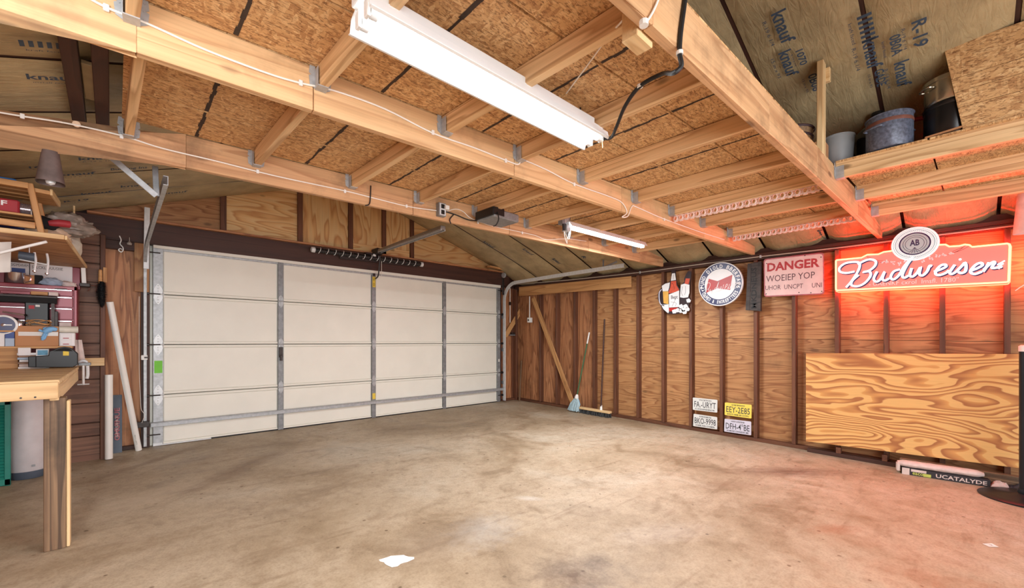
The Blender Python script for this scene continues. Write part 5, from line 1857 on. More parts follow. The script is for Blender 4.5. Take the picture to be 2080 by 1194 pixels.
c = (3.715, .340, LZ)
T = pot('enamel_pot', c, .119, .215, 'speckled blue-grey enamel canning pot on the loft edge', 'pot', 'enamel_speckle')
MB().lathe([(.1205, .155), (.1215, .16), (.1215, .173), (.1205, .178)], c, 36, cap=False).build('rust_band', G['rust_band'], T, smooth=True)
lug(T, c, .119, .13, radians(150), 'enamel_speckle')
lug(T, c, .119, .13, radians(-30), 'enamel_speckle')
c = (3.965, .425, LZ)
T = empty('glass_carboy', c, 'round dark glass carboy with a narrow neck behind the enamel pot', 'jug')
MB().lathe([(.11, 0), (.138, .02), (.142, .17), (.132, .23), (.09, .275), (.035, .295), (.027, .31), (.027, .355), (.033, .36), (.033, .372), (.024, .374)], c, 36).build('glass_body', G['dark_glass'], T, smooth=True)
MB().lathe([(.036, .36), (.038, .372), (.036, .378), (.015, .384)], c, 18).build('neck_ring', G['black_pot'], T, smooth=True)
c1 = (3.80, .055, LZ)
T = pot('black_stockpot', c1, .128, .21, 'black shiny stockpot under the stainless pot in the loft', 'pot', 'black_pot')
MB().lathe([(.128, .19), (.132, .195), (.132, .212), (.10, .218), (.0, .219)], c1, 36).build('lid', G['black_pot'], T, smooth=True)
c2 = (3.80, .055, LZ + .222)
T = pot('stainless_pot', c2, .126, .15, 'stainless steel pot stacked on the black stockpot in the loft', 'pot', 'stainless')
MB().lathe([(.132, .128), (.134, .150), (.128, .156), (.06, .166), (0, .168)], c2, 36).build('lid', G['stainless'], T, smooth=True)
lug(T, c2, .126, .10, radians(128), 'stainless', .035)
c = (3.80, .622, LZ)
T = empty('white_bucket', c, 'plain grey-white bucket in the corner of the loft beside the post', 'bucket')
MB().lathe([(.078, 0), (.082, .01), (.094, .20), (.098, .204), (.098, .212), (.09, .212), (.088, .2), (.074, .01)], c, 30, cap=False).build('bucket_body', G['grey_plastic'], T, smooth=True)
MB().lathe([(0, .19), (.089, .19)], c, 30, cap=False).build('contents', G['grey_plastic'], T)
p = on_beam(B3, 3.62)
o = MB().box((3.56, p.y + .045, HTP + .014), (3.70, p.y + .16, HTP + .18)).build('cardboard_box', G['cardboard'], None, bevel=.004)
tag(o, 'small brown box in the loft half hidden behind the beam by the post', 'box')
# basket and dark bags behind the beam
p = on_beam(B3, 3.42)
T = empty('wicker_basket', (3.40, p.y + .20, HTP + .014), 'patterned dark basket behind the near tie beam, left of the post', 'basket')
MB().lathe([(.09, 0), (.12, .10), (.13, .2), (.135, .21), (.125, .21), (.08, .02)], (3.40, p.y + .20, HTP + .014), 26, cap=False).build('basket_body', G['wicker'], T, smooth=True)
for z in (.05, .1, .15, .2):
    MB().lathe([(.106 + z * .15, z - .008), (.112 + z * .15, z), (.106 + z * .15, z + .008)], (3.40, p.y + .20, HTP + .014), 26, cap=False).build('weave_band', G['dark_bag'], T, smooth=True)


def bag(name, c, r, label, mt, seed, squash=(1, 1, 1), wrinkle=.25, cat='bag', parent=None, part=None):
    c = V(c)

    def fn(a, b):
        g, f = 2 * pi * a, pi * b
        d = V((sin(f) * cos(g), sin(f) * sin(g), cos(f)))
        k = 1 + wrinkle * .7 * mnoise.noise(d * 1.8 + V((seed, 0, 0))) + wrinkle * .75 * abs(mnoise.noise(V((d.x * 2.2, d.y * 2.5, d.z * 8 + d.x * 3)) + V((0, seed, 0)))) - wrinkle * .1
        q = V((d.x * squash[0], d.y * squash[1], max(d.z, -.75) * squash[2])) * r * k
        return c + q + V((0, 0, .75 * r * squash[2]))
    o = MB().grid(fn, 44, 26).build(part or name, G[mt], parent, smooth=True)
    if parent is None: tag(o, label, cat)
    return o


bag('dark_bag', (4.05, .80, HTP + .014), .13, 'dark red-black bag behind the bucket in the loft', 'dark_bag', 3, (1.0, 1.2, .9))
o = MB().tube([(4.02, .50, LZ + .33), (4.06, .14, LZ + .30)], .013, 10).build('red_pole', G['red_plastic'], None, smooth=True)
tag(o, 'red plastic pole end propped behind the carboy and pots', 'pole')
o.location.z -= .02
MB().tube([(4.04, .30, LZ), (4.04, .30, LZ + .305)], .012, 8).build('pole_prop', G['black_pot'], o)
o = board('thin_board', (3.675, .17, LZ + .007), (3.675, .01, LZ + .02), .05, .012, G['cardboard'], None)
tag(o, 'thin tan board on the mat in front of the pots', 'board')

# ------------------------------------------------------------------ workbench on the left
mat('burgundy', (122, 24, 40), .3, .15, var=.08, vs=4)
mat('chrome', (222, 216, 218), .18, .9, var=.03)
mat('pvc', (238, 236, 230), .35, var=.02)
mat('teal_plastic', (26, 128, 112), .4, var=.08)
mat('drum_white', (206, 200, 202), .45, var=.06)
mat('slate_blue', (78, 88, 102), .5, var=.08)
mat('box_white', (232, 228, 228), .6, var=.03)
mat('box_blue', (52, 76, 140), .5, var=.1)
mat('box_paleblue', (168, 184, 204), .5, var=.05)
mat('glove_blue', (124, 178, 222), .5, var=.06)
mat('fabric_black', (24, 23, 24), .85, var=.2)
mat('plastic_bag', (146, 132, 122), .35, var=.35, vs=20)
mat('bag_tan', (206, 178, 152), .6, var=.15, vs=20)
mat('bag_white', (212, 206, 192), .5, var=.12, vs=15)
mat('label_cyan', (96, 158, 190), .5, var=.15, vs=40)
mat('print_red', (168, 44, 52), .6, var=.05)
BH = .887
BX = -.225
T = empty('workbench', (BX - .5, 4.2, 0), 'pine workbench with a weathered square leg at the left edge', 'workbench')
for i, y in enumerate((3.39, 3.675, 3.955, 4.235, 4.515, 4.795)):
    board('top_board', (-1.31, y + .14, BH - .012), (BX, y + .14, BH - .012), .277, .024, G['pine'], T)
board('front_fascia', (-1.31, 3.375, BH - .055), (BX - .002, 3.375, BH - .055), .036, .09, G['pine'], T)
board('side_fascia', (BX - .02, 3.40, BH - .07), (BX - .02, 5.06, BH - .07), .036, .088, G['pine'], T)
board('leg', (-.243, 3.455, BH - .10), (-.243, 3.455, fz(3.455) + .0), .085, .09, G['weathered'], T, up=(0, 1, 0))
board('leg_brace', (-.193, 3.46, BH - .12), (-.193, 3.46, fz(3.455) + .0), .014, .08, G['pine'], T, up=(0, 1, 0))
board('leg', (-1.27, 5.0, BH - .115), (-1.27, 5.0, fz(5.0)), .06, .06, G['weathered'], T, up=(0, 1, 0))
board('back_rail', (-1.31, 5.44, BH - .06), (-.30, 5.44, BH - .06), .04, .09, G['pine'], T)
MB().box((-1.31, 5.075, BH - .024), (-.30, 5.5, BH)).build('back_top', G['pine'], T, bevel=.002)
for x in (-.36, -.31):
    MB().lathe([(.005, 0), (.005, .002)], (x, 3.357, BH - .085), 6, axis=(0, -1, 0)).build('bolt_hole', G['dark_steel'], T)
o = board('ledger_block', (-.285, 5.49, .91), (-.075, 5.49, .91), .036, .074, G['pine'], None)
tag(o, 'short pine board fixed on the siding at bench height', 'board')


def pbox(name, u0, v0, u1, v1, Y, depth, mt, parent=None, bevel=.003, z0=None):
    um, vm = (u0 + u1) / 2, (v0 + v1) / 2
    a, b = PY(u0, vm, Y), PY(u1, vm, Y)
    t, bt_ = PY(um, v0, Y), PY(um, v1, Y)
    zb = bt_.z if z0 is None else z0
    return MB().box((a.x, Y, zb), (b.x, Y + depth, t.z)).build(name, G[mt], parent, bevel=bevel)


# tool chest with its lid open
YC = 5.20
cx0 = -1.28
xr = PY(157, 630, YC).x
zt = PY(100, 579, YC).z
T = empty('tool_chest', ((cx0 + xr) / 2, YC + .14, BH), 'burgundy tool chest with chrome drawer pulls and open lid on the workbench', 'tool chest')
MB().box((cx0, YC + .012, BH + .002), (xr, 5.49, zt)).build('chest_body', G['burgundy'], T, bevel=.006)
MB().box((xr - .022, YC, BH + .002), (xr, YC + .014, zt)).build('corner_post', G['burgundy'], T, bevel=.004)
MB().box((cx0, YC, zt - .035), (xr, YC + .014, zt)).build('top_rim', G['burgundy'], T, bevel=.004)
zr = [PY(130, v, YC).z for v in (587, 602, 625, 650, 690)]
for z1, z0 in zip(zr[:-1], zr[1:]):
    d_o = MB().box((cx0 + .02, YC - .004, z0 + .004), (xr - .026, YC + .012, z1 - .004)).build('drawer', G['burgundy'], T, bevel=.003)
    MB().box((cx0 + .03, YC - .018, z1 - .016), (xr - .03, YC - .004, z1 - .006)).build('drawer_pull', G['chrome'], d_o, bevel=.003)
MB().box((xr - .13, YC - .022, zr[0] - .008), (xr - .06, YC - .016, zr[0] + .002)).build('latch', G['dark_steel'], T, bevel=.002)
ld0 = MB().box((cx0, 5.485, zt), (PY(163, 535, 5.47).x, 5.505, 1.765)).build('lid', G['burgundy'], T, bevel=.004)
Ml = FB((PY(19, 565, 5.48).x, 5.484, 0))
lx1 = PY(147, 565, 5.48).x - PY(19, 565, 5.48).x
lz0, lz1 = zt + .005, PY(80, 536, 5.48).z
MB().box((0, lz0, 0), (lx1, lz1, .001)).build('lid_chart', G['box_white'], ld0, Ml, True)
text_obj('chart_lettering', 'SADIMEARARM', Ml, .01, lz1 - .035, lx1 * .26, .024, G['plate_ink'], ld0, .0016)
text_obj('chart_lettering', 'SVLCKLIDUUSIIIE', Ml, lx1 * .34, lz1 - .042, lx1 * .5, .024, G['plate_ink'], ld0, .0016)
MB().box((.012, lz0 + .02, .001), (lx1 * .24, lz1 - .05, .0016)).build('chart_picture', G['box_blue'], ld0, Ml, True)
MB().box((lx1 * .30, lz0, .001), (lx1 * .315, lz1, .0016)).build('chart_rule', G['ink_black'], ld0, Ml, True)
# things standing on the tool chest
c = PY(30, 573, 5.30); c.z = zt
T = empty('chrome_mug', c, 'shiny chrome mug standing on the tool chest', 'mug')
MB().lathe([(.05, 0), (.058, .01), (.058, .09), (.061, .094), (.053, .09), (.05, .01)], c, 24, cap=False).build('mug_body', G['chrome'], T, smooth=True)
MB().lathe([(.0, .01), (.05, .01)], c, 24, cap=False).build('mug_floor', G['chrome'], T)
MB().tube(catmull([c + V((.055, 0, .08)), c + V((.085, 0, .07)), c + V((.085, 0, .035)), c + V((.057, 0, .02))], 4), .006, 7).build('mug_handle', G['chrome'], T, smooth=True)
o = pbox('catalogue_box', 51, 559, 86, 574, 5.30, .06, 'cardboard', z0=zt); tag(o, 'flat tan box with a black strap on the tool chest', 'box')
pbox('box_strap', 70, 558.6, 86, 574, 5.298, .064, 'fabric_black', o, .001, zt)
bag('parts_bag', (PY(104, 575, 5.32).x, 5.32, zt), .06, 'clear grey plastic bag of parts on the tool chest', 'box_paleblue', 11, (1.1, .8, .7), .35)
bag('rag', (PY(135, 575, 5.36).x, 5.36, zt), .055, 'crumpled pinkish rag at the right end of the tool chest', 'box_pinkwhite', 17, (1.1, .8, .6), .35)
# dark tray of junk in front of the chest, black power tool under it
YT = 5.07
T = empty('tool_tray', PY(60, 606, YT), 'long black metal tray of odds and ends in front of the tool chest', 'tray')
pbox('tray_body', -60, 600, 114, 613, YT, .10, 'fabric_black', T, .004)
pbox('tray_rim', -60, 598, 116, 602, YT - .004, .108, 'dark_steel', T, .002)
for s_ in (112, ):
    a = PY(s_ - 4, 606, YT + .02)
    MB().box((a.x - .01, YT + .005, BH + .16), (a.x + .008, YT + .09, a.z)).build('tray_leg', G['dark_steel'], T)
for i, (u0, v0, u1, v1, mt, nm, lb) in enumerate(((0, 591, 62, 598, 'burgundy', 'file_case', 'flat dark red case lying in the black tray'), (62, 592, 100, 598, 'orange_pine', 'wood_strip', 'orange wood strip lying in the black tray'),
                                       (96, 593, 118, 598, 'box_pinkwhite', 'paper_packet', 'pink and white paper packet at the end of the black tray'))):
    zt_ = PY(60, 598, YT).z
    o = pbox(nm, u0, v0, u1, v1, YT + .02, .05, mt, z0=zt_ + .001); tag(o, lb, 'case' if i == 0 else 'strip' if i == 1 else 'packet')
RZ = PY(75, 703, 5.0).z        # top of the riser shelf
T = empty('power_tool_case', PY(75, 635, 5.09), 'black power tool case with a red label under the tray', 'tool case')
pbox('case_body', 50, 614, 99, 648, 5.09, .09, 'black_plastic', T, .006, RZ + .001)
pbox('label', 58, 620, 70, 627, 5.0885, .001, 'print_red', T, 0)
pbox('label', 72, 619, 81, 623, 5.0885, .001, 'white_paper', T, 0)
T = empty('bench_drill', PY(28, 640, 5.08), 'black and chrome bench drill head under the tray', 'drill')
a = PY(28, 640, 5.10)
MB().tube([V((a.x, 5.10, RZ)), V((a.x, 5.10, RZ + .22))], .022, 14).build('column', G['dark_steel'], T, smooth=True)
MB().box((a.x - .09, 5.06, RZ + .12), (a.x + .02, 5.16, RZ + .225)).build('motor_head', G['black_plastic'], T, bevel=.01)
b_ = PY(38, 625, 5.07)
MB().lathe([(.008, -.09), (.016, -.08), (.02, -.04), (.026, -.03), (.026, .02), (.02, .03)], V((b_.x, 5.08, RZ + .17)), 16).build('chuck', G['chrome'], T, smooth=True)
MB().tube([PY(5, 633, 5.03), PY(52, 640, 5.03)], .006, 8).build('feed_lever', G['chrome'], T, smooth=True)
MB().lathe([(0, -.012), (.012, 0), (0, .012)], PY(52, 640, 5.03), 10).build('lever_knob', G['black_plastic'], T, smooth=True)
c = PY(47, 648, 5.04); c.z = RZ
o = MB().lathe([(.026, 0), (.027, .11), (.024, .115)], c + V((0, .05, 0)), 18).build('tan_tube', G['cardboard'], None, smooth=True)
tag(o, 'upright tan cardboard tube beside the black tool case', 'tube')
# dial gauge behind the blue box
RB = PY(15, 671, 5.03).z
c = PY(8, 660, 5.02)
T = empty('dial_gauge', c, 'round white-rimmed gauge with a dark dial at the left edge', 'gauge')
MB().lathe([(.07, 0), (.075, .01), (.075, .03), (.062, .034)], c, 30, axis=(0, -1, 0)).build('rim', G['white_plastic'], T, smooth=True)
MB().lathe([(0, .035), (.062, .0345)], c, 30, axis=(0, -1, 0), cap=False).build('dial', G['navy_enamel'], T)
MB().box(c + V((-.004, -.037, -.004)), c + V((.045, -.036, .004))).build('needle', G['white_paint'], T)
MB().lathe([(.0, .04), (.012, .036)], c, 12, axis=(0, -1, 0), cap=False).build('hub', G['chrome'], T)
MB().box((c.x - .05, c.y - .0, RB - .002), (c.x + .05, c.y + .04, c.z - .05)).build('foot', G['dark_steel'], T, bevel=.003)
# riser shelf, boxes on and under it
T = empty('riser_shelf', PY(60, 705, 4.99), 'low pine riser shelf on the workbench under the boxes', 'shelf')
ra_, rb_ = PY(-60, 704, 4.985), PY(146, 704, 4.985)
MB().box((ra_.x, 4.985, RZ - .018), (rb_.x, 5.185, RZ)).build('shelf_board', G['orange_pine'], T, bevel=.002)
s0 = PY(36, 720, 4.985).x
MB().box((ra_.x, 5.0, BH), (s0, 5.18, RZ - .018)).build('end_block', G['orange_pine'], T, bevel=.002)
MB().box((rb_.x - .03, 5.02, BH), (rb_.x - .008, 5.18, RZ - .018)).build('end_support', G['orange_pine'], T, bevel=.002)
T = empty('shipping_box', PY(75, 690, 4.99), 'brown cardboard shipping box with a white strip, on the riser shelf', 'box')
pbox('carton', 30, 662, 119, 703, 4.99, .075, 'cardboard', T, .003, RZ)
pbox('white_strip', 37, 674, 118, 682, 4.989, .001, 'white_paper', T, 0)
o = pbox('blue_carton', 10, 673, 29, 703, 4.99, .09, 'box_paleblue', None, .002, RZ); tag(o, 'small blue and pale blue carton left of the brown box', 'box')
pbox('blue_top', 10, 672, 29, 687, 4.9885, .091, 'box_blue', o, .001)
o = pbox('white_carton', -40, 678, 9, 703, 4.99, .09, 'box_white', None, .002, RZ); tag(o, 'plain white carton at the left edge on the riser shelf', 'box')
o = MB().box((PY(-60, 670, 5.0).x, 4.98, RB - .012), (PY(29, 670, 5.0).x, 5.16, RB)).build('box_board', G['orange_pine'], None, bevel=.002); tag(o, 'thin orange board laid over the blue and white cartons', 'board')
T = empty('parts_drawer_box', PY(135, 690, 4.99), 'small white two-drawer parts box right of the brown box', 'box')
pbox('cabinet', 120, 676, 152, 710, 4.99, .10, 'box_white', T, .003, RZ)
for v0, v1 in ((678, 690), (691, 702)):
    d_o = pbox('drawer', 122, v0, 146, v1, 4.985, .006, 'box_white', T, .002)
    pbox('drawer_pull', 128, v1 - 4, 140, v1 - 2.5, 4.982, .004, 'print_red', d_o, 0)
zc = PY(135, 676, 4.99).z
o = MB().tube([V((PY(119, 670, 4.99).x, 5.02, zc + .028)), V((PY(158, 670, 4.99).x, 5.03, zc + .028))], [.027, .028], 14).build('paper_bundle', G['bag_white'], None, smooth=True)
tag(o, 'rolled cream paper bundle lying on the white parts box', 'paper roll')
o = pbox('clear_tray', 120, 655, 144, 664, 5.12, .05, 'box_pinkwhite', None, .003); tag(o, 'small pinkish plastic tray in front of the chest drawers', 'tray')
o.location.z = 0 + o.location.z
o = pbox('steel_file', 105, 632, 118, 661, 5.10, .02, 'dark_steel', None, .003, RZ + .001); tag(o, 'dark upright steel block in front of the chest drawers', 'block')
# coil of wire
cw = PY(78, 655, 5.04)
m = []
for i in range(90):
    a = i * .42
    m.append(V((cw.x + (.06 + .012 * sin(i * .7)) * cos(a), 5.075 + .03 * sin(a), PY(75, 662, 5.03).z + .028 + .022 * sin(a * .5 + i * .1))))
o = MB().tube(m, .0028, 5).build('wire_coil', G['orange_pine'], None, smooth=True)
tag(o, 'loose coil of tan wire behind the brown box', 'wire')
# blue nitrile glove draped over the brown box
g0 = lambda u, v: PY(u, v, 4.975)
T = empty('nitrile_glove', g0(95, 672), 'light blue rubber glove draped over the brown box', 'glove')
MB().tube(catmull([g0(116, 670), g0(106, 668), g0(96, 671), g0(90, 675)], 4), [.012, .016, .018, .019, .02, .022, .024, .023, .022, .022, .021, .02, .019], 10).build('palm', G['glove_blue'], T, smooth=True)
for pts in ([(97, 672), (88, 673), (79, 670)], [(93, 674), (89, 680), (86, 691)], [(96, 674), (93, 681), (89, 689)], [(99, 672), (94, 666), (88, 668)], [(92, 676), (87, 684), (85, 687)]):
    MB().tube(catmull([g0(*q_) for q_ in pts], 4), .0085, 8).build('finger', G['glove_blue'], T, smooth=True)
# magazines and packet in front
T = empty('magazine_stack', PY(60, 728, 4.93), 'stack of magazines and packets behind the black case', 'magazines')
zz = BH
for i in range(7):
    h = random.uniform(.012, .02)
    u0 = 36 + random.uniform(-2, 3)
    a, b = PY(u0, 730, 4.93), PY(104 + random.uniform(-4, 4), 730, 4.93)
    MB().box((a.x, 4.93 + random.uniform(0, .01), zz), (b.x, 4.975, zz + h - .001)).build('magazine', G[('box_white', 'box_pinkwhite', 'old_board', 'box_white', 'box_paleblue', 'old_board', 'box_white')[i]], T, bevel=.002)
    zz += h
pbox('packet', 36, 706, 62, 722, 4.928, .03, 'box_white', T, .002)
d_o = pbox('packet', 73, 709, 99, 723, 4.928, .03, 'box_white', T, .002)
pbox('packet_label', 76, 711, 97, 721, 4.9272, .001, 'label_cyan', d_o, 0)
T = empty('saw_case', PY(105, 730, 4.85), 'black moulded saw case with a yellow tag at the end of the bench', 'tool case')
YK = 4.84
prof = [(57, 746), (57, 724), (98, 722), (100, 713), (108, 711), (118, 706), (130, 704), (142, 706), (150, 711), (158, 718), (158, 740), (148, 746)]
loc = [(PY(u, v, YK).x, max(BH + .001, PY(u, v, YK).z)) for u, v in prof]
MB().prism([(x, z) for x, z in loc], -.07, 0).build('case_shell', G['black_plastic'], T, FB((0, YK, 0)), True, .004)
MB().prism([(PY(u, v, YK).x, PY(u, v, YK).z) for u, v in ((108, 713), (120, 708), (132, 706), (142, 708), (148, 713))], 0, .004).build('moulded_rim', G['fabric_black'], T, FB((0, YK, 0)), True, .001)
MB().prism([(PY(u, v, YK).x, PY(u, v, YK).z) for u, v in ((128, 713), (140, 714), (140, 722), (128, 722))], 0, .002).build('yellow_tag', G['yellow_sticker'], T, FB((0, YK, 0)), True)
MB().prism([(PY(u, v, YK).x, PY(u, v, YK).z) for u, v in ((72, 724), (74, 724), (74, 745), (72, 745))], 0, .003).build('hinge_seam', G['fabric_black'], T, FB((0, YK, 0)), True)
# white cloth behind it
a = PY(160, 712, 5.16)
o = MB().grid(lambda s, t: V((PY(153, 700, 5.14).x + .065 * s * (.6 + .4 * t) + .02 * (1 - t) * .0, 5.14 + .01 * sin(s * 9) * (1 - t), PY(160, 690, 5.14).z - t * (PY(160, 690, 5.14).z - BH - .003) )), 14, 10).build('white_cloth', G['box_pinkwhite'], None, smooth=True)
tag(o, 'pinkish white cloth hanging at the end of the bench by the clamp', 'cloth')
# C clamp on the bench edge
c = PY(166, 735, 5.03)
T = empty('bar_clamp', c, 'steel clamp gripping the end of the workbench', 'clamp')
xq = BX + .03
MB().tube(catmull([V((xq - .05, 5.02, BH + .012)), V((xq - .01, 5.02, BH + .05)), V((xq + .02, 5.02, BH + .03)), V((xq + .025, 5.02, BH - .06)), V((xq + .02, 5.02, BH - .10))], 5), .011, 8).build('clamp_frame', G['steel_bright'], T, smooth=True)
MB().tube([V((xq - .0, 5.0, BH - .15)), V((xq - .0, 5.0, BH + .02))], .008, 8).build('screw', G['steel_bright'], T, smooth=True)
MB().tube([V((xq - .035, 5.0, BH - .145)), V((xq + .035, 5.0, BH - .145))], .005, 7).build('tommy_bar', G['steel_bright'], T, smooth=True)
MB().box((xq - .03, 4.99, BH + .01), (xq + .045, 5.03, BH + .035)).build('jaw', G['galvanised_dark'], T, bevel=.004)

# ------------------------------------------------------------------ wall shelf with brackets and what is piled on it
SHZ = 1.765
T = empty('wall_shelf', (-.7, 4.75, SHZ), 'plywood wall shelf on white brackets over the tool chest', 'shelf')
n1, n2 = PH(131, 486, SHZ), PH(172, 541, SHZ)
sh = [V((-1.31, n1.y, SHZ)), V((n1.x, n1.y, SHZ)), V((n2.x, 5.47, SHZ)), V((-1.31, 5.47, SHZ))]
MB().hexa([sh[0], sh[1], sh[2], sh[3]] + [p + V((0, 0, .02)) for p in sh]).build('shelf_board', G['shelf_ply'], T, frame((-.8, 4.7, SHZ), (1, .12, 0), (0, 1, 0)), bevel=.002)
board('edge_strip', sh[0] + V((0, -.006, .012)), sh[1] + V((0, -.006, .012)), .012, .03, G['pine'], T)
board('edge_strip', sh[1] + V((.006, 0, .012)), sh[2] + V((.006, 0, .012)), .012, .028, G['pine'], T)


def bracket(y, xe, drop):
    x0 = -1.31
    board('bracket_brace', (x0, y, SHZ - drop), (xe, y, SHZ - .006), .022, .016, G['white_plastic'], T)


a = PH(88, 484, SHZ - .02)
b_ = PY(0, 512, 4.16)
bracket(4.16, a.x, (SHZ - b_.z) * (a.x + 1.31) / (a.x - b_.x))
bracket(4.95, -.60, .30)
v0, v1 = PY(169, 540, 5.45), PY(171, 578, 5.45)
board('end_bracket', (v0.x, 5.45, SHZ - .002), (v1.x, 5.45, v1.z), .03, .03, G['white_plastic'], T, up=(0, 1, 0))
MB().box((v1.x - .03, 5.42, v1.z - .02), (v1.x + .04, 5.49, v1.z + .012)).build('bracket_clamp', G['dark_steel'], T, bevel=.004)
# caulking gun hung under the shelf
p = PY(65, 510, 4.55)
p.z = SHZ - .06
T = empty('caulking_gun', p, 'grey caulking gun hung under the wall shelf', 'tool')
x0 = PY(38, 510, 4.55).x; x1 = PY(70, 510, 4.55).x
MB().tube([V((x0, 4.55, p.z)), V((x1, 4.55, p.z - .005))], .028, 14).build('barrel', G['slate_blue'], T, smooth=True)
MB().tube([V((x0 - .0, 4.55, p.z - .03)), V((x1 + .06, 4.55, p.z - .05))], .005, 7).build('push_rod', G['steel_bright'], T, smooth=True)
for dx in (.0, .06):
    MB().tube(catmull([V((x1 + dx, 4.55, p.z + .03)), V((x1 + dx + .006, 4.55, p.z - .03)), V((x1 + dx, 4.55, p.z - .10 - dx * .2))], 4), .007, 7).build('trigger', G['steel_bright'], T, smooth=True)
    MB().lathe([(0, -.012), (.011, -.004), (.011, .004), (0, .012)], V((x1 + dx, 4.55, p.z - .105 - dx * .2)), 10).build('tip', G['chrome'], T, smooth=True)
MB().tube([V((x0 + .05, 4.55, p.z + .02)), V((x0 + .05, 4.55, SHZ))], .003, 6).build('hang_wire', G['steel_bright'], T)
# white towel roll hanging at the left edge
T = empty('paper_towel', PY(0, 520, 4.3), 'white paper sheet hanging under the wall shelf at the left edge', 'paper')
MB().grid(lambda s, t: PY(-40 + 63 * s - 3 * t, 492 + 60 * t, 4.3) + V((0, .02 * sin(3 * s) + .015 * t, (SHZ - .02 - PY(-9, 492, 4.3).z) * (1 - t))), 12, 10).build('sheet', G['white_paper'], T, smooth=True)

# rack on the shelf
RT = SHZ + .02
T = empty('slat_rack', (-.7, 4.25, RT), 'small open rack of pine slats with a slanted front leg on the wall shelf', 'rack')
YR = n1.y + .05
l0, l1 = PY(85, 474, YR), PY(61, 374, YR)
l0.z = RT
board('slanted_leg', l0, l1, .03, .06, G['orange_pine'], T, up=(0, 1, 0))
board('slanted_leg', l0 + V((0, .35, 0)), l1 + V((0, .35, 0)), .03, .06, G['orange_pine'], T, up=(0, 1, 0))
for u0_, v0_, u1_, v1_, yy, w in ((-60, 358, 58, 380, 0, .036), (-60, 444, 72, 456, 0, .04)):
    a, b = PY(u0_, v0_, YR - .03), PY(u1_, v1_, YR - .03)
    b.z = a.z = PY(20, (v0_ + v1_) / 2 + 2, YR - .03).z
    board('slat', a, b, w, .02, G['orange_pine'], T, up=(0, 1, 0))
zA = PY(20, 371, YR).z
zB = PY(20, 431, YR).z
for yy in (.06, .17, .28, .37):
    board('slat', (-.68, YR + yy, zA), (PY(60, 380, YR).x, YR + yy, zA), .07, .016, G['orange_pine'], T)
for yy in (.06, .17, .28, .37):
    board('slat', (-.72, YR + yy, zB), (PY(66, 440, YR).x, YR + yy, zB), .09, .014, G['orange_pine'], T)
ea, eb_ = PY(60, 374, YR), PY(94, 397, YR)
MB().hexa([V((l1.x, YR, zA - .03)), V((l1.x + .085, YR + .02, zA - .03)), V((l1.x + .10, YR + .34, zA - .03)), V((l1.x, YR + .34, zA - .03)),
           V((l1.x, YR, zA - .005)), V((l1.x + .085, YR + .02, zA - .005)), V((l1.x + .10, YR + .34, zA - .005)), V((l1.x, YR + .34, zA - .005))]).build('top_end_board', G['orange_pine'], T, bevel=.002)
board('end_lip', (l1.x + .09, YR + .02, zA - .012), (l1.x + .105, YR + .34, zA - .012), .014, .04, G['pine'], T)
# things on the rack
c = PY(15, 358, YR + .1); c.z = zA + .009
T = empty('blue_case', c, 'bright blue plastic case on top of the pine rack', 'case')
MB().box((c.x - .22, YR + .05, c.z), (c.x + .045, YR + .16, c.z + .035)).build('shell', MATS.get('case_blue') or mat('case_blue', (52, 128, 206), .4, var=.06), T, bevel=.012, seg=2)
MB().box((c.x + .01, YR + .045, c.z + .004), (c.x + .05, YR + .1, c.z + .02)).build('clasp', G['black_plastic'], T, bevel=.005)
zB2 = zB + .008
a, b = PY(-60, 415, YR + .06), PY(40, 415, YR + .06)
T = empty('red_tin', (b.x - .1, YR + .1, zB2), 'dark red tin with white lettering on the middle rack slats', 'tin')
MB().box((a.x, YR + .045, zB2), (b.x, YR + .17, zB2 + .085)).build('tin_body', G['print_red'], T, bevel=.008)
Mt = FB((b.x - .16, YR + .0445, zB2))
text_obj('tin_lettering', 'JF', Mt, .06, .03, .05, .04, G['white_paint'], T, .001, bold=.02)
c = V((PY(50, 415, YR + .1).x, YR + .11, zB2 + .045))
m = MB()
for i in range(9):
    x = c.x - .035 + .008 * i
    m.lathe([(.036, -.004), (.043, 0), (.036, .004)], (x, c.y, c.z), 18, axis=(1, 0, 0), cap=False)
o = m.build('foil_duct', G['chrome'], None, smooth=True)
tag(o, 'short ribbed silver duct beside the red tin', 'duct'); tag(o, kind=None)
bag('black_pouch', (PY(88, 430, YR + .3).x - .02, YR + .34, zB - .02), .07, 'black fabric pouch on the rack behind the slanted leg', 'fabric_black', 23, (1.3, .8, .7), .3)
o = MB().tube(catmull([V((PY(-30, 435, YR + .08).x, YR + .1, RT + .075)), V((PY(15, 440, YR + .08).x, YR + .1, RT + .06)), V((PY(50, 446, YR + .08).x, YR + .1, RT + .045))], 5), [.03] * 5 + [.022] * 5 + [.016], 10).build('dark_umbrella', G['navy_enamel'], None, smooth=True)
tag(o, 'dark rolled umbrella lying in the lower bay of the rack', 'umbrella')
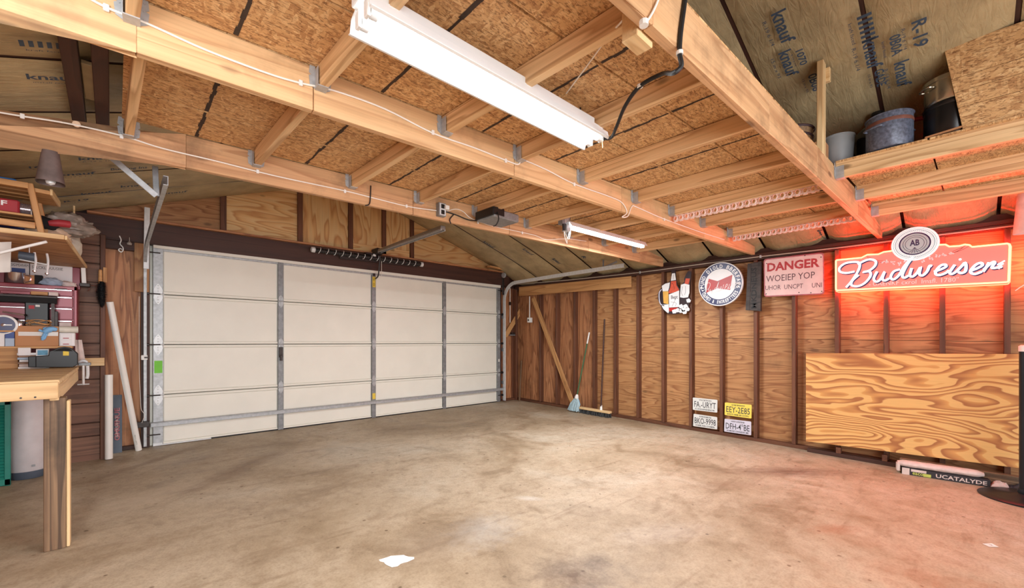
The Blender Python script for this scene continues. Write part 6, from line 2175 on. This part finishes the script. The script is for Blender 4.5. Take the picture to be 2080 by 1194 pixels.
# bags at the end of the shelf
zb_ = RT
bag('paper_bag', (PY(100, 462, 4.5).x - .01, 4.50, zb_), .10, 'crumpled tan paper bag on the end of the wall shelf', 'bag_tan', 31, (1.2, 1.0, .8), .3)
o = bag('plastic_bundle', (PY(138, 450, 4.62).x, 4.66, zb_ + .13), .115, 'grey wrinkled plastic bundle heaped on top of the shelf bags', 'plastic_bag', 37, (1.35, 1.0, .75), .38)
c = V((PY(120, 453, 4.38).x, 4.38, PY(120, 453, 4.38).z))
o = MB().tube([c + V((-.055, 0, -.012)), c + V((-.05, 0, -.01)), c + V((.0, 0, 0)), c + V((.05, .02, .004)), c + V((.056, .022, .004))], [.008, .02, .026, .025, .01], 14).build('red_roll', G['print_red'], None, smooth=True)
tag(o, 'red rolled cloth between the tan bag and the grey bundle', 'cloth')
bag('white_sack', (PY(143, 490, 4.9).x - .012, 4.93, zb_), .105, 'off-white paper sack at the far end of the wall shelf', 'bag_white', 41, (.75, 1.6, 1.0), .2)
p0, p1 = PY(158, 468, 4.95), PY(183, 480, 4.95)
p0 = V((PY(140, 462, 4.95).x, 5.05, zb_ + .19)); p1 = PY(183, 480, 5.05)
o = MB().tube([p0, p1], .007, 7).build('dowel', G['weathered'], None, smooth=True)
tag(o, 'thin wooden dowel poking out of the shelf bags', 'dowel')
p = PY(151, 432, 4.8)
o = MB().tube([V((p.x, 4.8, zb_ + .16)), V((p.x - .002, 4.8, PY(151, 418, 4.8).z))], .006, 7).build('stick', G['pine'], None, smooth=True)
tag(o, 'thin upright stick above the grey bundle', 'stick')

# ------------------------------------------------------------------ hung on and leaning at the siding
p = PY(204, 560, 5.53)
T = empty('duster_brush', p, 'fluffy black duster with an orange wooden handle hung on the siding', 'brush')
za, zb = PY(204, 548, 5.52).z, PY(204, 573, 5.52).z
MB().tube([V((p.x, 5.51, za)), V((p.x, 5.51, zb - .02))], [.013, .016], 10).build('handle', G['orange_pine'], T, smooth=True)
zc0, zc1 = PY(207, 572, 5.5).z, PY(207, 623, 5.5).z
xm = PY(207, 597, 5.5).x
m = MB()
for i in range(1500):
    t = random.random()
    a = random.uniform(0, 2 * pi)
    r = .047 * (sin(pi * min(1, .12 + t * .9)) ** .5)
    b0 = V((xm, 5.485, zc0 + (zc1 - zc0) * t))
    e = b0 + V((cos(a) * r, sin(a) * r * .7, random.uniform(-.02, .005)))
    s = V((-sin(a), cos(a), .3)) * .004
    m.add([b0 + s, b0 - s, e], [(0, 1, 2)])
tag(m.build('bristles', G['fabric_black'], T), kind='stuff')
MB().lathe([(.010, zc0), (.016, zc0 - .03), (.018, (zc0 + zc1) / 2), (.016, zc1 + .03), (.005, zc1)], (xm, 5.49, 0), 14).build('core', G['fabric_black'], T, smooth=True)
o = board('wood_stub', PY(213.5, 543, 5.52), PY(213.5, 574, 5.52), .028, .02, G['orange_pine'], None, up=(0, 1, 0))
tag(o, 'short orange wooden stub beside the black duster', 'stick')
p = PY(188, 582, 5.53)
T = empty('wire_hooks', p, 'dark rusty wire hooks on the siding under the shelf bracket', 'hook')
for dx in (-.03, .02, .06):
    MB().tube(catmull([p + V((dx, 0, .01)), p + V((dx + .005, -.03, 0)), p + V((dx + .01, -.035, -.03)), p + V((dx + .0, -.02, -.045))], 4), .004, 6).build('hook', G['rust_band'], T, smooth=True)
MB().tube([p + V((-.06, -.005, .012)), p + V((.09, -.005, .008))], .005, 6).build('hook_bar', G['rust_band'], T)
# two PVC pipes
b0 = PF(221, 918); b0 = V((PY(221, 918, 5.49).x, 5.49, fz(5.49)))
t0 = PY(221, 761, 5.505)


def pvc(name, b, t, r, label):
    T = empty(name, b, label, 'pipe', None)
    d = (t - b).normalized()
    MB().tube([b + d * .004, t], r, 18, cap=False).build('pipe_wall', G['pvc'], T, smooth=True)
    MB().tube([t - d * .03, t + d * .0], r * .86, 18).build('pipe_bore', G['pvc'], T, smooth=True)
    return T


pvc('pvc_pipe', b0, t0, .029, 'short white PVC pipe standing at the siding corner')
b1_ = PF(282, 900); b1_ = V((PY(282, 898, 5.70).x, 5.70, fz(5.70)))
t1_ = PY(223, 613, 5.50)
T = pvc('pvc_pipe', b1_, t1_, .026, 'long white PVC pipe leaning from the jamb to the siding corner')
Mpv = frame(b1_.lerp(t1_, .05) + V((0, -.027, 0)), (t1_ - b1_), (0, 0, 1))
text_obj('pipe_print', 'PVC 1120', Mpv, 0, -.01, .1, .016, G['ink_black'], T, .003)
# slate panel with lettering
q0, q1 = PF(228, 914), PF(248, 911)
xa, xb = PY(228, 912, 5.73).x, PY(248, 912, 5.73).x
ztp = PY(237, 802, 5.80).z
T = empty('slate_panel', V(((xa + xb) / 2, 5.75, 0)), 'slate blue panel with faded red lettering leaning behind the short pipe', 'panel')
slab('panel_board', [V((xa, 5.72, fz(5.72))), V((xb, 5.72, fz(5.72))), V((xb, 5.80, ztp)), V((xa, 5.80, ztp))], .012, G['slate_blue'], T)
Msl = frame(V((xa + .055, 5.724, .12)), (0, .075, 1), (-1, 0, 0))
text_obj('panel_lettering', 'GMUINUE', Msl, 0, 0, .32, .04, G['faded_red'], T, .002, bold=.03)
text_obj('panel_lettering', 'SMSHT', Msl, .03, .012, .22, .02, G['box_pinkwhite'], T, .003, bold=.0)
# under the bench
c = PF(57, 955); c = V((PY(57, 950, 5.25).x, 5.25, fz(5.25)))
T = empty('white_drum', c, 'white plastic drum with a dark base under the workbench', 'drum')
MB().lathe([(.105, .06), (.112, .07), (.116, .30), (.116, .62), (.108, .655), (.08, .66)], c, 32).build('drum_body', G['drum_white'], T, smooth=True)
MB().lathe([(.095, 0), (.10, .01), (.108, .06), (.104, .066)], c, 32).build('drum_base', G['slate_blue'], T, smooth=True)
MB().box(c + V((.03, -.114, .10)), c + V((.05, -.108, .115))).build('drum_mark', G['grey_plastic'], T)
YV = 5.05
x0, x1 = PY(-60, 900, YV).x, PY(22, 900, YV).x
zb, zt_ = fz(YV), PY(10, 812, YV).z
T = empty('louvred_shutter', V(((x0 + x1) / 2, YV, zb)), 'teal green louvred shutter standing under the workbench', 'shutter')
board('stile', (x1 - .016, YV, zb + .002), (x1 - .016, YV, zt_), .032, .025, G['teal_plastic'], T, up=(0, 1, 0))
board('stile', (x0 + .016, YV, zb + .002), (x0 + .016, YV, zt_), .032, .025, G['teal_plastic'], T, up=(0, 1, 0))
board('rail', (x0, YV, zt_ - .02), (x1, YV, zt_ - .02), .025, .04, G['teal_plastic'], T)
board('rail', (x0, YV, zb + .03), (x1, YV, zb + .03), .025, .05, G['teal_plastic'], T)
n = 24
first = None
for i in range(n):
    z = zb + .065 + (zt_ - zb - .115) * i / (n - 1)
    M = Matrix.Translation(V(((x0 + x1) / 2, YV, z))) @ Matrix.Rotation(radians(55), 4, 'X')
    if first is None:
        w = (x1 - x0) / 2 - .03
        first = MB().box((-w, -.014, -.0025), (w, .014, .0025)).build('louvre', G['teal_plastic'], T, M, True)
    else:
        dup(first, M, T)
